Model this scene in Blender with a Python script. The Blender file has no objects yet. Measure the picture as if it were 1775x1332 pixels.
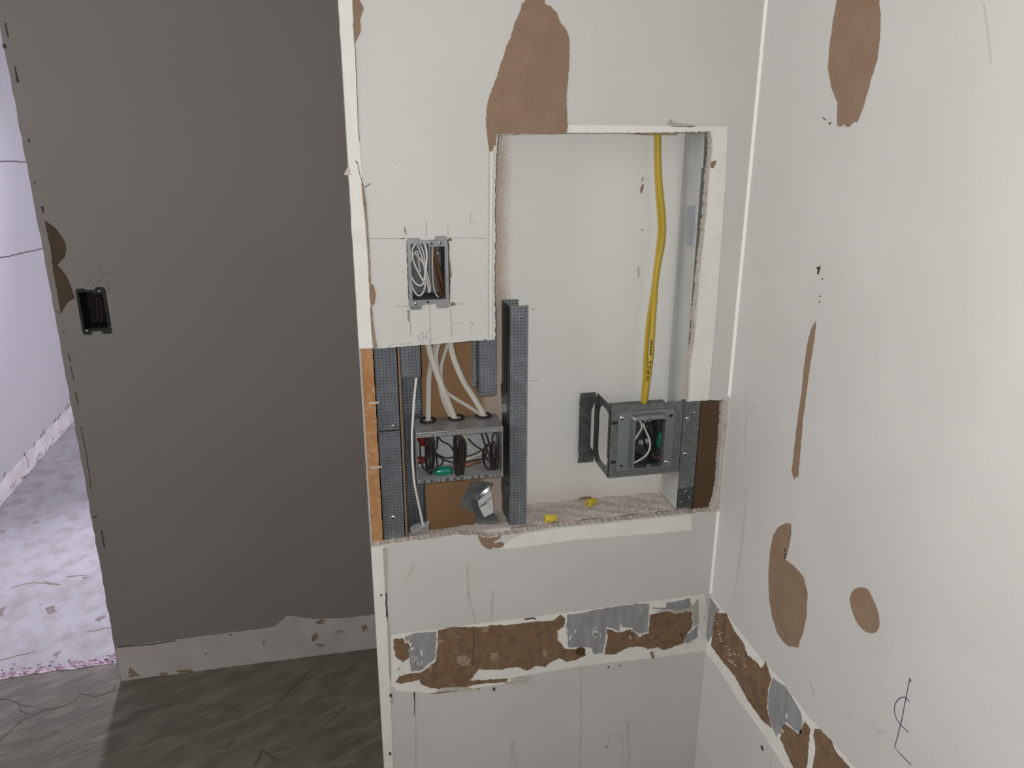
import bpy, math, random
from mathutils import Vector, Matrix
from mathutils.geometry import tessellate_polygon

# ------------------------------------------------------------------ camera, world, light
S = bpy.context.scene
COL = S.collection
FPX, CX, CY, EYE = 1378.0, 887.5, 666.0, 1.5


def axes():
    d = Vector((875 - CX, 4828 - CY, FPX)).normalized()
    x = Vector((7570 - CX, 230 - CY, FPX)).normalized()
    x = (x - d * x.dot(d)).normalized()
    y = d.cross(x)
    if y.z < 0:
        y = -y
    return Matrix((x, y, -d))            # rows: world X, Y, Z seen in lens axes


R = axes()
cam_d = bpy.data.cameras.new('camera')
cam = bpy.data.objects.new('camera', cam_d)
COL.objects.link(cam)
cam_d.sensor_width = 36.0
cam_d.lens = FPX / 1775 * 36.0
cam_d.clip_start = 0.01
cx, cu, cb = R.col[0], -R.col[1], -R.col[2]
cam.matrix_world = Matrix(((cx.x, cu.x, cb.x, 0), (cx.y, cu.y, cb.y, 0), (cx.z, cu.z, cb.z, EYE), (0, 0, 0, 1)))
S.camera = cam

S.view_settings.view_transform = 'Standard'
S.view_settings.look = 'None'
S.view_settings.gamma = 1.0
S.view_settings.use_curve_mapping = False
S.view_settings.exposure = 0.0

W = bpy.data.worlds.new('world')
S.world = W
W.use_nodes = True
W.node_tree.nodes['Background'].inputs[0].default_value = (1.0, 0.985, 0.96, 1)
W.node_tree.nodes['Background'].inputs[1].default_value = 0.115


def area(name, loc, target, sx, sy, power, color):
    l = bpy.data.lights.new(name, 'AREA')
    l.shape = 'RECTANGLE'
    l.size, l.size_y, l.energy, l.color = sx, sy, power, color
    o = bpy.data.objects.new(name, l)
    COL.objects.link(o)
    o.location = loc
    o.rotation_euler = (Vector(target) - Vector(loc)).to_track_quat('-Z', 'Y').to_euler()
    return o


area('side_wall_fill_light', (-1.9, 0.5, 1.7), (0.676, 0.3, 1.25), 1.3, 1.2, 28, (1.0, 0.99, 0.97))  # unseen area light added to brighten the side wall
area('far_room_window_light', (-1.08, 6.2, 1.5), (-0.95, 2.2, 0.0), 0.5, 1.4, 22, (0.86, 0.83, 1.0))
sp = bpy.data.lights.new('far_floor_fill_spot', 'SPOT')  # unseen spot added to brighten the floor through the doorway
sp.energy, sp.color, sp.spot_size, sp.spot_blend, sp.shadow_soft_size = 430, (0.87, 0.85, 1.0), math.radians(38), 0.7, 0.12
spo = bpy.data.objects.new('far_floor_fill_spot', sp)
COL.objects.link(spo)
spo.location = (-0.92, 5.2, 2.1)
spo.rotation_euler = (Vector((-0.98, 1.55, 0)) - Vector(spo.location)).to_track_quat('-Z', 'Y').to_euler()
area('far_room_side_fill', (0.5, 3.6, 1.0), (-1.42, 3.5, 0.0), 1.6, 1.0, 30, (0.88, 0.86, 1.0))  # another unseen area light, added to light the far room wall evenly
fl = bpy.data.lights.new('phone_flash', 'POINT')
fl.energy, fl.shadow_soft_size, fl.color = 30.0, 0.008, (1.0, 0.985, 0.95)
flo = bpy.data.objects.new('phone_flash', fl)
COL.objects.link(flo)
flo.location = (-0.02, 0.02, 1.512)

# ------------------------------------------------------------------ rays onto real planes
YF, YS, YB, XR, YW = 1.25, 1.266, 1.342, 0.676, 2.05


def ray(px, py):
    return R @ Vector((px - CX, py - CY, FPX))


def F(px, py, Y=YF):
    r = ray(px, py)
    return Vector((0, 0, EYE)) + r * (Y / r.y)


def FX(px, py, X=XR):
    r = ray(px, py)
    return Vector((0, 0, EYE)) + r * (X / r.x)


def FZ(px, py, Z=0.0):
    r = ray(px, py)
    return Vector((0, 0, EYE)) + r * ((Z - EYE) / r.z)


def zc(pts, ox, oy, s):
    """points read off a magnified detail back to photo coordinates"""
    return [(ox + x / s, oy + y / s) for x, y in pts]


def front(Y=YF):
    return lambda u, v, d: Vector((u, Y - d, v))


def right(X=XR):
    return lambda u, v, d: Vector((X - d, u, v))


def ground(Z=0.0):
    return lambda u, v, d: Vector((u, v, Z + d))


def uvF(pts, Y=YF):
    return [(p.x, p.z) for p in (F(a, b, Y) for a, b in pts)]


def uvR(pts, X=XR):
    return [(p.y, p.z) for p in (FX(a, b, X) for a, b in pts)]


def uvG(pts, Z=0.0):
    return [(p.x, p.y) for p in (FZ(a, b, Z) for a, b in pts)]


# ------------------------------------------------------------------ materials
MATS = {}


def nd(t, kind, **kw):
    n = t.nodes.new(kind)
    for k, v in kw.items():
        setattr(n, k, v)
    return n


def mat(name, col, rough=0.7, metal=0.0, col2=None, nscale=20.0, nlo=0.4, nhi=0.6, bump=0.0, bscale=200.0,
        stretch=(1, 1, 1), spec=0.3, detail=4.0, col3=None, nscale3=3.0, trans=0.0):
    m = bpy.data.materials.new(name)
    m.use_nodes = True
    t = m.node_tree
    b = t.nodes['Principled BSDF']
    b.inputs['Base Color'].default_value = (*col, 1)
    b.inputs['Roughness'].default_value = rough
    b.inputs['Metallic'].default_value = metal
    b.inputs['Specular IOR Level'].default_value = spec
    tc = nd(t, 'ShaderNodeTexCoord')
    mp = nd(t, 'ShaderNodeMapping')
    mp.inputs['Scale'].default_value = stretch
    t.links.new(tc.outputs['Object'], mp.inputs[0])
    cur = None
    if col2:
        n = nd(t, 'ShaderNodeTexNoise')
        n.inputs['Scale'].default_value = nscale
        n.inputs['Detail'].default_value = detail
        t.links.new(mp.outputs[0], n.inputs['Vector'])
        r = nd(t, 'ShaderNodeMapRange')
        r.inputs[1].default_value, r.inputs[2].default_value = nlo, nhi
        t.links.new(n.outputs['Fac'], r.inputs[0])
        x = nd(t, 'ShaderNodeMix', data_type='RGBA')
        x.inputs[6].default_value = (*col, 1)
        x.inputs[7].default_value = (*col2, 1)
        t.links.new(r.outputs[0], x.inputs[0])
        cur = x.outputs[2]
        if col3:
            n2 = nd(t, 'ShaderNodeTexNoise')
            n2.inputs['Scale'].default_value = nscale3
            n2.inputs['Detail'].default_value = 6
            t.links.new(mp.outputs[0], n2.inputs['Vector'])
            r2 = nd(t, 'ShaderNodeMapRange')
            r2.inputs[1].default_value, r2.inputs[2].default_value = 0.45, 0.68
            t.links.new(n2.outputs['Fac'], r2.inputs[0])
            x2 = nd(t, 'ShaderNodeMix', data_type='RGBA')
            x2.inputs[7].default_value = (*col3, 1)
            t.links.new(r2.outputs[0], x2.inputs[0])
            t.links.new(cur, x2.inputs[6])
            cur = x2.outputs[2]
        t.links.new(cur, b.inputs['Base Color'])
    if bump:
        n = nd(t, 'ShaderNodeTexNoise')
        n.inputs['Scale'].default_value = bscale
        n.inputs['Detail'].default_value = 5
        t.links.new(mp.outputs[0], n.inputs['Vector'])
        u = nd(t, 'ShaderNodeBump')
        u.inputs['Strength'].default_value = bump
        u.inputs['Distance'].default_value = 0.002
        t.links.new(n.outputs['Fac'], u.inputs['Height'])
        t.links.new(u.outputs[0], b.inputs['Normal'])
    MATS[name] = m
    return m


def dimpled(name, col, metal, rough):
    """rolled galvanised steel with a grid of small pressed dots"""
    m = mat(name, col, rough, metal, col2=tuple(c * 1.25 for c in col), nscale=45, spec=0.5)
    t = m.node_tree
    b = t.nodes['Principled BSDF']
    tc = nd(t, 'ShaderNodeTexCoord')
    sx = nd(t, 'ShaderNodeSeparateXYZ')
    t.links.new(tc.outputs['Object'], sx.inputs[0])
    cb_ = nd(t, 'ShaderNodeCombineXYZ')
    t.links.new(sx.outputs[0], cb_.inputs[0])
    t.links.new(sx.outputs[2], cb_.inputs[1])
    v = nd(t, 'ShaderNodeTexVoronoi', voronoi_dimensions='2D')
    v.inputs['Scale'].default_value = 172
    v.inputs['Randomness'].default_value = 0.0
    rot = nd(t, 'ShaderNodeMapping')
    rot.inputs['Scale'].default_value = (1, 1.05, 1)
    t.links.new(cb_.outputs[0], rot.inputs[0])
    t.links.new(rot.outputs[0], v.inputs['Vector'])
    r = nd(t, 'ShaderNodeMapRange')
    r.inputs[1].default_value, r.inputs[2].default_value = 0.10, 0.30
    r.inputs[3].default_value, r.inputs[4].default_value = 1.0, 0.0
    t.links.new(v.outputs['Distance'], r.inputs[0])
    u = nd(t, 'ShaderNodeBump')
    u.inputs['Strength'].default_value = 1.0
    u.inputs['Distance'].default_value = 0.0015
    t.links.new(r.outputs[0], u.inputs['Height'])
    t.links.new(u.outputs[0], b.inputs['Normal'])
    return m


paint = mat('wall_paint', (0.545, 0.533, 0.518), 0.55, col2=(0.57, 0.558, 0.543), nscale=5, bump=0.12, bscale=420)
bare = mat('bare_plaster', (0.70, 0.69, 0.65), 0.8, col2=(0.74, 0.73, 0.70), nscale=30, bump=0.2, bscale=150)
taupe = mat('taupe_paint', (0.222, 0.20, 0.187), 0.6, col2=(0.232, 0.206, 0.196), nscale=3, bump=0.1, bscale=420)
taupe_bare = mat('bare_base_zone', (0.50, 0.455, 0.44), 0.85, col2=(0.45, 0.405, 0.39), nscale=9, bump=0.3, bscale=60)
white_room = mat('far_room_paint', (0.50, 0.48, 0.505), 0.7, bump=0.1, bscale=300)
gypsum = mat('gypsum_core', (0.53, 0.475, 0.425), 0.95, col2=(0.43, 0.38, 0.335), nscale=130, bump=0.7, bscale=260)
dust = mat('plaster_dust', (0.56, 0.50, 0.455), 0.95, col2=(0.49, 0.43, 0.385), nscale=40, bump=0.4, bscale=220, col3=(0.60, 0.55, 0.51), nscale3=90)
kraft = mat('kraft_paper', (0.25, 0.165, 0.11), 0.85, col2=(0.275, 0.185, 0.125), nscale=25, bump=0.12, bscale=500, col3=(0.23, 0.15, 0.10), nscale3=300)
kraft_dark = mat('scarred_kraft', (0.195, 0.114, 0.06), 0.85, col2=(0.225, 0.142, 0.088), nscale=28, nlo=0.35, nhi=0.7, bump=0.4, bscale=120, col3=(0.14, 0.088, 0.055), nscale3=60)
kraft_deep = mat('umber_kraft', (0.066, 0.046, 0.028), 0.9, col2=(0.08, 0.055, 0.034), nscale=14)
orange = mat('orange_kraft', (0.40, 0.20, 0.085), 0.8, col2=(0.33, 0.155, 0.06), nscale=60, bump=0.3, bscale=160, col3=(0.46, 0.27, 0.14), nscale3=120)
adhesive = mat('grey_adhesive', (0.245, 0.245, 0.25), 0.9, col2=(0.30, 0.30, 0.31), nscale=60, stretch=(1, 1, 0.25), bump=0.5, bscale=180)
olive = mat('old_green_paint', (0.36, 0.36, 0.30), 0.8, col2=(0.42, 0.41, 0.36), nscale=60)
stain = mat('drip_stain', (0.455, 0.44, 0.41), 0.6, col2=(0.52, 0.505, 0.475), nscale=50, nlo=0.3, nhi=0.7)
smudge = mat('grey_scuff', (0.40, 0.395, 0.385), 0.7, col2=(0.53, 0.52, 0.49), nscale=70, nlo=0.35, nhi=0.65)
crackm = mat('dark_crack', (0.07, 0.055, 0.045), 0.95)
tancrack = mat('tan_chip', (0.30, 0.24, 0.18), 0.95, col2=(0.2, 0.15, 0.11), nscale=120)
pencil = mat('pencil', (0.24, 0.23, 0.225), 0.6)
ink = mat('blue_ink', (0.025, 0.02, 0.085), 0.5)
black_ink = mat('black_marker', (0.012, 0.011, 0.01), 0.5)
zinc = dimpled('dimpled_zinc', (0.20, 0.217, 0.24), 0.65, 0.34)
zinc_box = mat('box_zinc', (0.30, 0.305, 0.31), 0.4, 0.5, col2=(0.35, 0.355, 0.36), nscale=120, spec=0.5)
zinc_back = mat('box_back_zinc', (0.44, 0.46, 0.49), 0.4, 0.25, col2=(0.50, 0.52, 0.55), nscale=20, spec=0.5)
zinc_flat = mat('flat_zinc', (0.148, 0.16, 0.158), 0.36, 0.6, col2=(0.20, 0.212, 0.21), nscale=120, spec=0.5)
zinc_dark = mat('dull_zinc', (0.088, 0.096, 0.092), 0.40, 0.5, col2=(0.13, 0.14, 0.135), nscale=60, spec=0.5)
zinc_ring = mat('bright_zinc', (0.225, 0.25, 0.265), 0.28, 0.7, col2=(0.25, 0.275, 0.29), nscale=20, spec=0.5)
steel_white = mat('painted_steel', (0.43, 0.43, 0.42), 0.5, 0.0, col2=(0.47, 0.47, 0.46), nscale=10)
screwm = mat('bright_screw', (0.62, 0.64, 0.66), 0.22, 0.95, spec=0.6)
boxgrey = mat('grey_box_plastic', (0.235, 0.235, 0.245), 0.45, 0.25, col2=(0.27, 0.27, 0.28), nscale=40)
boxgreen = mat('dark_green_box', (0.018, 0.022, 0.018), 0.5, 0.2, col2=(0.03, 0.036, 0.03), nscale=40)
jacket = mat('white_cable_jacket', (0.56, 0.53, 0.475), 0.5, col2=(0.50, 0.47, 0.41), nscale=40, stretch=(1, 1, 0.2))
white_wire = mat('white_wire', (0.60, 0.59, 0.575), 0.35)
cream_wire = mat('cream_wire', (0.52, 0.46, 0.38), 0.45)
black_wire = mat('black_wire', (0.022, 0.018, 0.015), 0.35, spec=0.4)
copper = mat('copper', (0.50, 0.225, 0.13), 0.16, 0.95, spec=0.5)
yellow = mat('yellow_jacket', (0.50, 0.355, 0.035), 0.42, col2=(0.42, 0.29, 0.028), nscale=25, stretch=(1, 1, 0.15))
yellow_nut = mat('yellow_plastic', (0.66, 0.52, 0.055), 0.5, col2=(0.55, 0.42, 0.05), nscale=120)
green_nut = mat('green_plastic', (0.010, 0.205, 0.145), 0.25, spec=0.5)
red_nut = mat('red_plastic', (0.20, 0.008, 0.014), 0.35, spec=0.5)
rubber = mat('black_rubber', (0.02, 0.019, 0.018), 0.45)


def floor_mat(name, c1, c2, c3, bstr, stretch):
    m = mat(name, c1, 0.85, col2=c2, nscale=7, nlo=0.35, nhi=0.7, bump=bstr, bscale=22, stretch=stretch, col3=c3, nscale3=16, detail=8)
    m.node_tree.nodes['Bump'].inputs['Distance'].default_value = 0.012
    return m


concrete = floor_mat('concrete', (0.15, 0.136, 0.114), (0.105, 0.096, 0.08), (0.19, 0.173, 0.147), 0.35, (1.0, 1.0, 1.0))
for n_ in concrete.node_tree.nodes:
    if n_.type == 'MAPPING':
        sd = FZ(200, 1252) - FZ(100, 1290)
        n_.vector_type = 'TEXTURE'
        n_.inputs['Rotation'].default_value = (0, 0, math.atan2(sd.y, sd.x))
        n_.inputs['Scale'].default_value = (1.7, 0.55, 1)
concrete_far = floor_mat('pale_concrete', (0.42, 0.41, 0.44), (0.37, 0.355, 0.375), (0.32, 0.29, 0.295), 0.3, (1.0, 0.8, 1.0))


def cavity_material():
    """back sheet of the wall: brown paper, oversprayed with white between the two uncovered studs"""
    m = mat('oversprayed_paper', (0.29, 0.185, 0.105), 0.85)
    t = m.node_tree
    b = t.nodes['Principled BSDF']
    tc = nd(t, 'ShaderNodeTexCoord')
    sx = nd(t, 'ShaderNodeSeparateXYZ')
    t.links.new(tc.outputs['Object'], sx.inputs[0])
    n = nd(t, 'ShaderNodeTexNoise')
    n.inputs['Scale'].default_value = 420
    t.links.new(tc.outputs['Object'], n.inputs['Vector'])
    n2 = nd(t, 'ShaderNodeTexNoise')
    n2.inputs['Scale'].default_value = 18
    t.links.new(tc.outputs['Object'], n2.inputs['Vector'])

    def mth(op, a, bb):
        k = nd(t, 'ShaderNodeMath', operation=op)
        for i, v in enumerate((a, bb)):
            if isinstance(v, float):
                k.inputs[i].default_value = v
            else:
                t.links.new(v, k.inputs[i])
        return k.outputs[0]

    def edge(coord, lo, hi, amp):
        c = mth('ADD', coord, mth('MULTIPLY', mth('SUBTRACT', n.outputs['Fac'], 0.5), amp))
        c = mth('ADD', c, mth('MULTIPLY', mth('SUBTRACT', n2.outputs['Fac'], 0.5), 0.012))
        r = nd(t, 'ShaderNodeMapRange')
        r.inputs[1].default_value, r.inputs[2].default_value = lo, hi
        t.links.new(c, r.inputs[0])
        return r.outputs[0]
    brown_tan = edge(sx.outputs[0], 0.232, 0.244, 0.002)
    tan_white = mth('MULTIPLY', edge(sx.outputs[0], 0.268, 0.291, 0.03), edge(sx.outputs[0], 0.665, 0.655, 0.0))
    low = edge(sx.outputs[2], 0.785, 0.845, 0.05)
    low2 = mth('ADD', mth('MULTIPLY', low, 0.55), 0.45)
    tan_white = mth('MULTIPLY', tan_white, low2)
    x0 = nd(t, 'ShaderNodeMix', data_type='RGBA')
    x0.inputs[6].default_value = (0.31, 0.178, 0.09, 1)
    x0.inputs[7].default_value = (0.275, 0.158, 0.08, 1)
    t.links.new(n2.outputs['Fac'], x0.inputs[0])
    far_brown = nd(t, 'ShaderNodeMix', data_type='RGBA')
    t.links.new(edge(sx.outputs[0], 0.655, 0.665, 0.0), far_brown.inputs[0])
    t.links.new(x0.outputs[2], far_brown.inputs[6])
    far_brown.inputs[7].default_value = (0.17, 0.105, 0.06, 1)
    x1 = nd(t, 'ShaderNodeMix', data_type='RGBA')
    t.links.new(mth('MULTIPLY', brown_tan, edge(sx.outputs[0], 0.665, 0.655, 0.0)), x1.inputs[0])
    t.links.new(far_brown.outputs[2], x1.inputs[6])
    x1.inputs[7].default_value = (0.47, 0.37, 0.305, 1)
    x2 = nd(t, 'ShaderNodeMix', data_type='RGBA')
    t.links.new(tan_white, x2.inputs[0])
    t.links.new(x1.outputs[2], x2.inputs[6])
    x2.inputs[7].default_value = (0.72, 0.715, 0.695, 1)
    t.links.new(x2.outputs[2], b.inputs['Base Color'])
    u = nd(t, 'ShaderNodeBump')
    u.inputs['Strength'].default_value = 0.15
    u.inputs['Distance'].default_value = 0.001
    t.links.new(n.outputs['Fac'], u.inputs['Height'])
    t.links.new(u.outputs[0], b.inputs['Normal'])
    return m


cavity_mat = cavity_material()

# ------------------------------------------------------------------ mesh helpers
UP = Vector((0, 0, 1))


class MB:
    def __init__(self):
        self.v, self.f, self.m = [], [], []
        self.smooth = False

    def add(self, vs, fs, mi=0):
        o = len(self.v)
        self.v += [Vector(p) for p in vs]
        for f in fs:
            self.f.append([i + o for i in f])
            self.m.append(mi)
        return self

    def box(self, x0, x1, y0, y1, z0, z1, mi=0):
        vs = [(x, y, z) for x in (x0, x1) for y in (y0, y1) for z in (z0, z1)]
        return self.add(vs, [(0, 1, 3, 2), (4, 6, 7, 5), (0, 4, 5, 1), (2, 3, 7, 6), (0, 2, 6, 4), (1, 5, 7, 3)], mi)

    def prism(self, face, off, mi=0):
        n = len(face)
        a = [Vector(p) for p in face]
        b = [p + Vector(off) for p in a]
        fs = [list(range(n)), list(range(2 * n - 1, n - 1, -1))]
        fs += [(i, (i + 1) % n, n + (i + 1) % n, n + i) for i in range(n)]
        return self.add(a + b, fs, mi)

    def plate(self, loops, fr, d0, d1, mi=0, side=None):
        """flat sheet with an outline and holes, between offsets d0 and d1 along its normal"""
        side = mi if side is None else side
        L = [[Vector((u, v, 0)) for u, v in lp] for lp in loops]
        tri = tessellate_polygon(L)
        flat = [p for lp in L for p in lp]
        n = len(flat)
        vs = [fr(p.x, p.y, d1) for p in flat] + [fr(p.x, p.y, d0) for p in flat]
        self.add(vs, [tuple(t) for t in tri] + [tuple(i + n for i in reversed(t)) for t in tri], mi)
        o = len(self.v) - 2 * n
        s = 0
        for lp in L:
            k = len(lp)
            for i in range(k):
                a, b = o + s + i, o + s + (i + 1) % k
                self.f.append([a, b, b + n, a + n])
                self.m.append(side)
            s += k
        return self

    def tube(self, pts, r, seg=10, closed=False, flat=None, caps=True, mi=0):
        """round tube, or an oval one: flat=(axis, half width, half thickness along axis)"""
        pts = [Vector(p) for p in pts]
        n = len(pts)
        rs = r if isinstance(r, (list, tuple)) else [r] * n
        vs = []
        side = None
        for i, p in enumerate(pts):
            if closed:
                t = (pts[(i + 1) % n] - pts[i - 1]).normalized()
            else:
                t = (pts[min(i + 1, n - 1)] - pts[max(i - 1, 0)]).normalized()
            if flat:
                a = Vector(flat[0])
                s = t.cross(a).normalized()
                a = s.cross(t).normalized()
                wa, wb = flat[1], flat[2]
            else:
                if side is None:
                    side = t.orthogonal().normalized()
                s = (side - t * side.dot(t)).normalized()
                side = s
                a = t.cross(s)
                wa = wb = rs[i]
            for k in range(seg):
                g = 2 * math.pi * k / seg
                vs.append(p + s * math.cos(g) * wa + a * math.sin(g) * wb)
        fs = []
        for i in range(n if closed else n - 1):
            j = (i + 1) % n
            for k in range(seg):
                q = (k + 1) % seg
                fs.append((i * seg + k, i * seg + q, j * seg + q, j * seg + k))
        if not closed and caps:
            fs += [tuple(range(seg - 1, -1, -1)), tuple((n - 1) * seg + k for k in range(seg))]
        return self.add(vs, fs, mi)

    def lathe(self, base, axis, prof, seg=24, ribs=0, depth=0.0, mi=0):
        axis = Vector(axis).normalized()
        s = axis.orthogonal().normalized()
        a = axis.cross(s)
        vs, fs = [], []
        for d, r in prof:
            for k in range(seg):
                g = 2 * math.pi * k / seg
                rr = r * (1 - (depth if ribs and (k % 2) else 0))
                vs.append(Vector(base) + axis * d + (s * math.cos(g) + a * math.sin(g)) * rr)
        n = len(prof)
        for i in range(n - 1):
            for k in range(seg):
                q = (k + 1) % seg
                fs.append((i * seg + k, i * seg + q, (i + 1) * seg + q, (i + 1) * seg + k))
        fs += [tuple(range(seg - 1, -1, -1)), tuple((n - 1) * seg + k for k in range(seg))]
        return self.add(vs, fs, mi)

    def ribbon(self, pts, fr, w, d0=-0.0002, d1=0.0003, mi=0):
        """a drawn line or crack: a thin strip lying on the surface"""
        n = len(pts)
        ws = w if isinstance(w, (list, tuple)) else [w] * n
        lft, rgt = [], []
        for i in range(n):
            a, b = Vector(pts[max(i - 1, 0)]), Vector(pts[min(i + 1, n - 1)])
            t = (b - a)
            t = t.normalized() if t.length > 1e-9 else Vector((1, 0))
            s = Vector((-t.y, t.x)) * ws[i] * 0.5
            lft.append(Vector(pts[i]) + s)
            rgt.append(Vector(pts[i]) - s)
        for i in range(n - 1):
            q = [lft[i], lft[i + 1], rgt[i + 1], rgt[i]]
            self.prism([fr(p.x, p.y, d1) for p in q], fr(0, 0, d0) - fr(0, 0, d1), mi)
        return self

    def build(self, name, mats, parent=None, smooth=False, bevel=0.0):
        base = Vector((0, 0, 0))
        if parent:
            base = wloc(parent)
        me = bpy.data.meshes.new(name)
        me.from_pydata([p - base for p in self.v], [], self.f)
        for m in (mats if isinstance(mats, (list, tuple)) else [mats]):
            me.materials.append(m)
        me.polygons.foreach_set('material_index', self.m)
        if smooth:
            me.polygons.foreach_set('use_smooth', [True] * len(me.polygons))
        me.update()
        import bmesh
        bm = bmesh.new()
        bm.from_mesh(me)
        bmesh.ops.remove_doubles(bm, verts=bm.verts, dist=1e-6)
        bmesh.ops.recalc_face_normals(bm, faces=bm.faces)
        bm.to_mesh(me)
        bm.free()
        if smooth:
            me.set_sharp_from_angle(angle=math.radians(50))
        o = bpy.data.objects.new(name, me)
        COL.objects.link(o)
        if parent:
            o.parent = parent
        if bevel:
            k = o.modifiers.new('bevel', 'BEVEL')
            k.width, k.segments, k.limit_method = bevel, 2, 'ANGLE'
        return o


def wloc(o):
    p = Vector(o.location)
    while o.parent:
        o = o.parent
        p += Vector(o.location)
    return p


def tag(o, label=None, cat=None, group=None, kind=None):
    for k, v in (('label', label), ('category', cat), ('group', group), ('kind', kind)):
        if v:
            o[k] = v
    return o


def thing(name, label, cat, loc, group=None):
    o = bpy.data.objects.new(name, None)
    o.empty_display_size = 0.02
    COL.objects.link(o)
    o.location = loc
    return tag(o, label, cat, group)


def struct(mb, name, mats, label, **kw):
    return tag(mb.build(name, mats, **kw), label, 'room', None, 'structure')


def jag(pts, step=0.004, amp=0.0012, seed=1, closed=True):
    """torn edge: cut the outline into short steps and push each a little"""
    rnd = random.Random(seed)
    out = []
    n = len(pts)
    for i in range(n if closed else n - 1):
        a, b = Vector(pts[i]), Vector(pts[(i + 1) % n])
        L = (b - a).length
        k = max(1, int(L / step))
        s = Vector((-(b - a).y, (b - a).x)) / max(L, 1e-9)
        for j in range(k):
            p = a.lerp(b, j / k)
            if j or closed:
                p = p + s * rnd.uniform(-amp, amp)
            out.append((p.x, p.y))
    if not closed:
        out.append(tuple(pts[-1]))
    return out


def spline(pts, per=8, closed=False):
    P = [Vector(p) for p in pts]
    n = len(P)
    out = []
    for i in range(n if closed else n - 1):
        if closed:
            p0, p1, p2, p3 = P[i - 1], P[i], P[(i + 1) % n], P[(i + 2) % n]
        else:
            p0, p1, p2, p3 = P[max(i - 1, 0)], P[i], P[i + 1], P[min(i + 2, n - 1)]
        for k in range(per):
            t = k / per
            out.append(0.5 * ((2 * p1) + (p2 - p0) * t + (2 * p0 - 5 * p1 + 4 * p2 - p3) * t * t + (3 * p1 - p0 - 3 * p2 + p3) * t ** 3))
    if not closed:
        out.append(P[-1])
    return out


def s2(pts, per=5):
    return [(p.x, p.y) for p in spline([(a, b, 0) for a, b in pts], per, True)]


def rrect(u0, u1, v0, v1, r, k=4):
    out = []
    for (cu_, cv_, a0) in ((u1 - r, v1 - r, 0), (u0 + r, v1 - r, 90), (u0 + r, v0 + r, 180), (u1 - r, v0 + r, 270)):
        for i in range(k + 1):
            a = math.radians(a0 + 90 * i / k)
            out.append((cu_ + r * math.cos(a), cv_ + r * math.sin(a)))
    return out


def disc(u, v, r, n=20, sx=1.0):
    return [(u + r * sx * math.cos(2 * math.pi * i / n), v + r * math.sin(2 * math.pi * i / n)) for i in range(n)]


# ------------------------------------------------------------------ the front wall with its cut-outs
cut = ([(647, 947.5), (672, 943), (700, 939.5), (745, 934), (790, 927.5), (826, 928), (846, 932), (860, 930), (900.6, 924.8),
        (950, 915.8), (995, 911), (1040, 906.8), (1085, 902), (1130, 896.6), (1175.5, 892), (1215, 888.5), (1234, 886), (1241, 866),
        (1246, 838.6), (1248, 800), (1251, 762.6), (1253, 730), (1254.5, 693)],
       [(1220, 695), (1192, 697)],
       [(1194.5, 638), (1197, 618), (1203, 589), (1204, 559), (1209, 514), (1214, 452), (1219, 413), (1224, 368), (1227, 329), (1229, 296),
        (1233, 262), (1232, 229)],
       [(1157, 230), (1100, 231), (984, 231), (930, 232), (863, 234)],
       [(861, 260), (859, 300), (858, 360), (858.5, 420), (857.5, 500), (858.5, 560), (858, 589)],
       [(820, 591), (780, 595), (740, 598), (700, 601), (660, 604), (625.7, 605.5)])
notch = []
for i, seg in enumerate(cut):
    q = uvF(seg)
    nxt = uvF([cut[i + 1][0]])[0] if i + 1 < len(cut) else None
    amp = (0.0011, 0.0003, 0.0016, 0.0007, 0.0011, 0.0006)[i]
    q = jag(q + ([nxt] if nxt else []), 0.0035, amp, 11 + i, closed=False)
    notch += q if not nxt else q[:-1]
XL = 0.021
zlo, zhi = notch[0][1], notch[-1][1]
notch[0] = (XL, zlo)
notch[-1] = (XL, zhi)
lower_edge = jag([(XL, zlo), (XL, 0.0)], 0.03, 0.0006, 5, closed=False)
upper_edge = jag([(XL, 2.5), (XL, zhi)], 0.012, 0.0011, 6, closed=False)
outline = upper_edge[:-1] + list(reversed(notch)) + lower_edge[1:] + [(XR, 0.0), (XR, 2.5)]
gx, gz = 0.1035, 1.2195                        # device box corner on the wall
hole = jag([(gx - 0.001, gz + 0.001), (gx + 0.0655, gz + 0.001), (gx + 0.067, gz + 0.05), (gx + 0.0655, gz + 0.1035), (gx - 0.001, gz + 0.1035)], 0.004, 0.0006, 3)
wb = MB()
wb.plate([outline, hole], front(), -0.0159, 0.0, 0, 1)
wall_front = struct(wb, 'wall_front', [paint, gypsum], 'off-white drywall partition with a tall cut-out and torn patches')


def patch(loops, fr, name, m, parent, label=None, d=0.0006, side=None):
    o = MB().plate(loops, fr, -0.0003, d, 0, 0 if side is None else 1).build(name, [m] if side is None else [m, side], parent)
    if label:
        o['label'] = label
    return o


FR = front()
# lighter unpainted bands round the opening
patch([jag(uvF([(985, 216.5), (1060, 217), (1150, 219), (1261, 220), (1258, 300), (1250, 420), (1240, 560), (1228, 692), (1195, 695), (1197, 640), (1206, 575), (1216, 460), (1226, 360), (1231, 296), (1236, 262), (1235, 227.5), (1100, 229.2), (985, 229.2)]), 0.006, 0.0003, 4)],
      FR, 'bare_plaster_band', bare, wall_front, 'whiter unpainted band along top and right of the opening')
patch([jag(uvF([(868, 952), (882, 939), (905, 927), (950, 919), (1040, 910), (1130, 900), (1175, 895), (1199, 893), (1199, 919), (1150, 924), (1000, 936), (900, 950)]), 0.005, 0.0004, 8)],
      FR, 'bare_plaster_band', bare, wall_front, 'whiter unpainted band under the sill')
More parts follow.
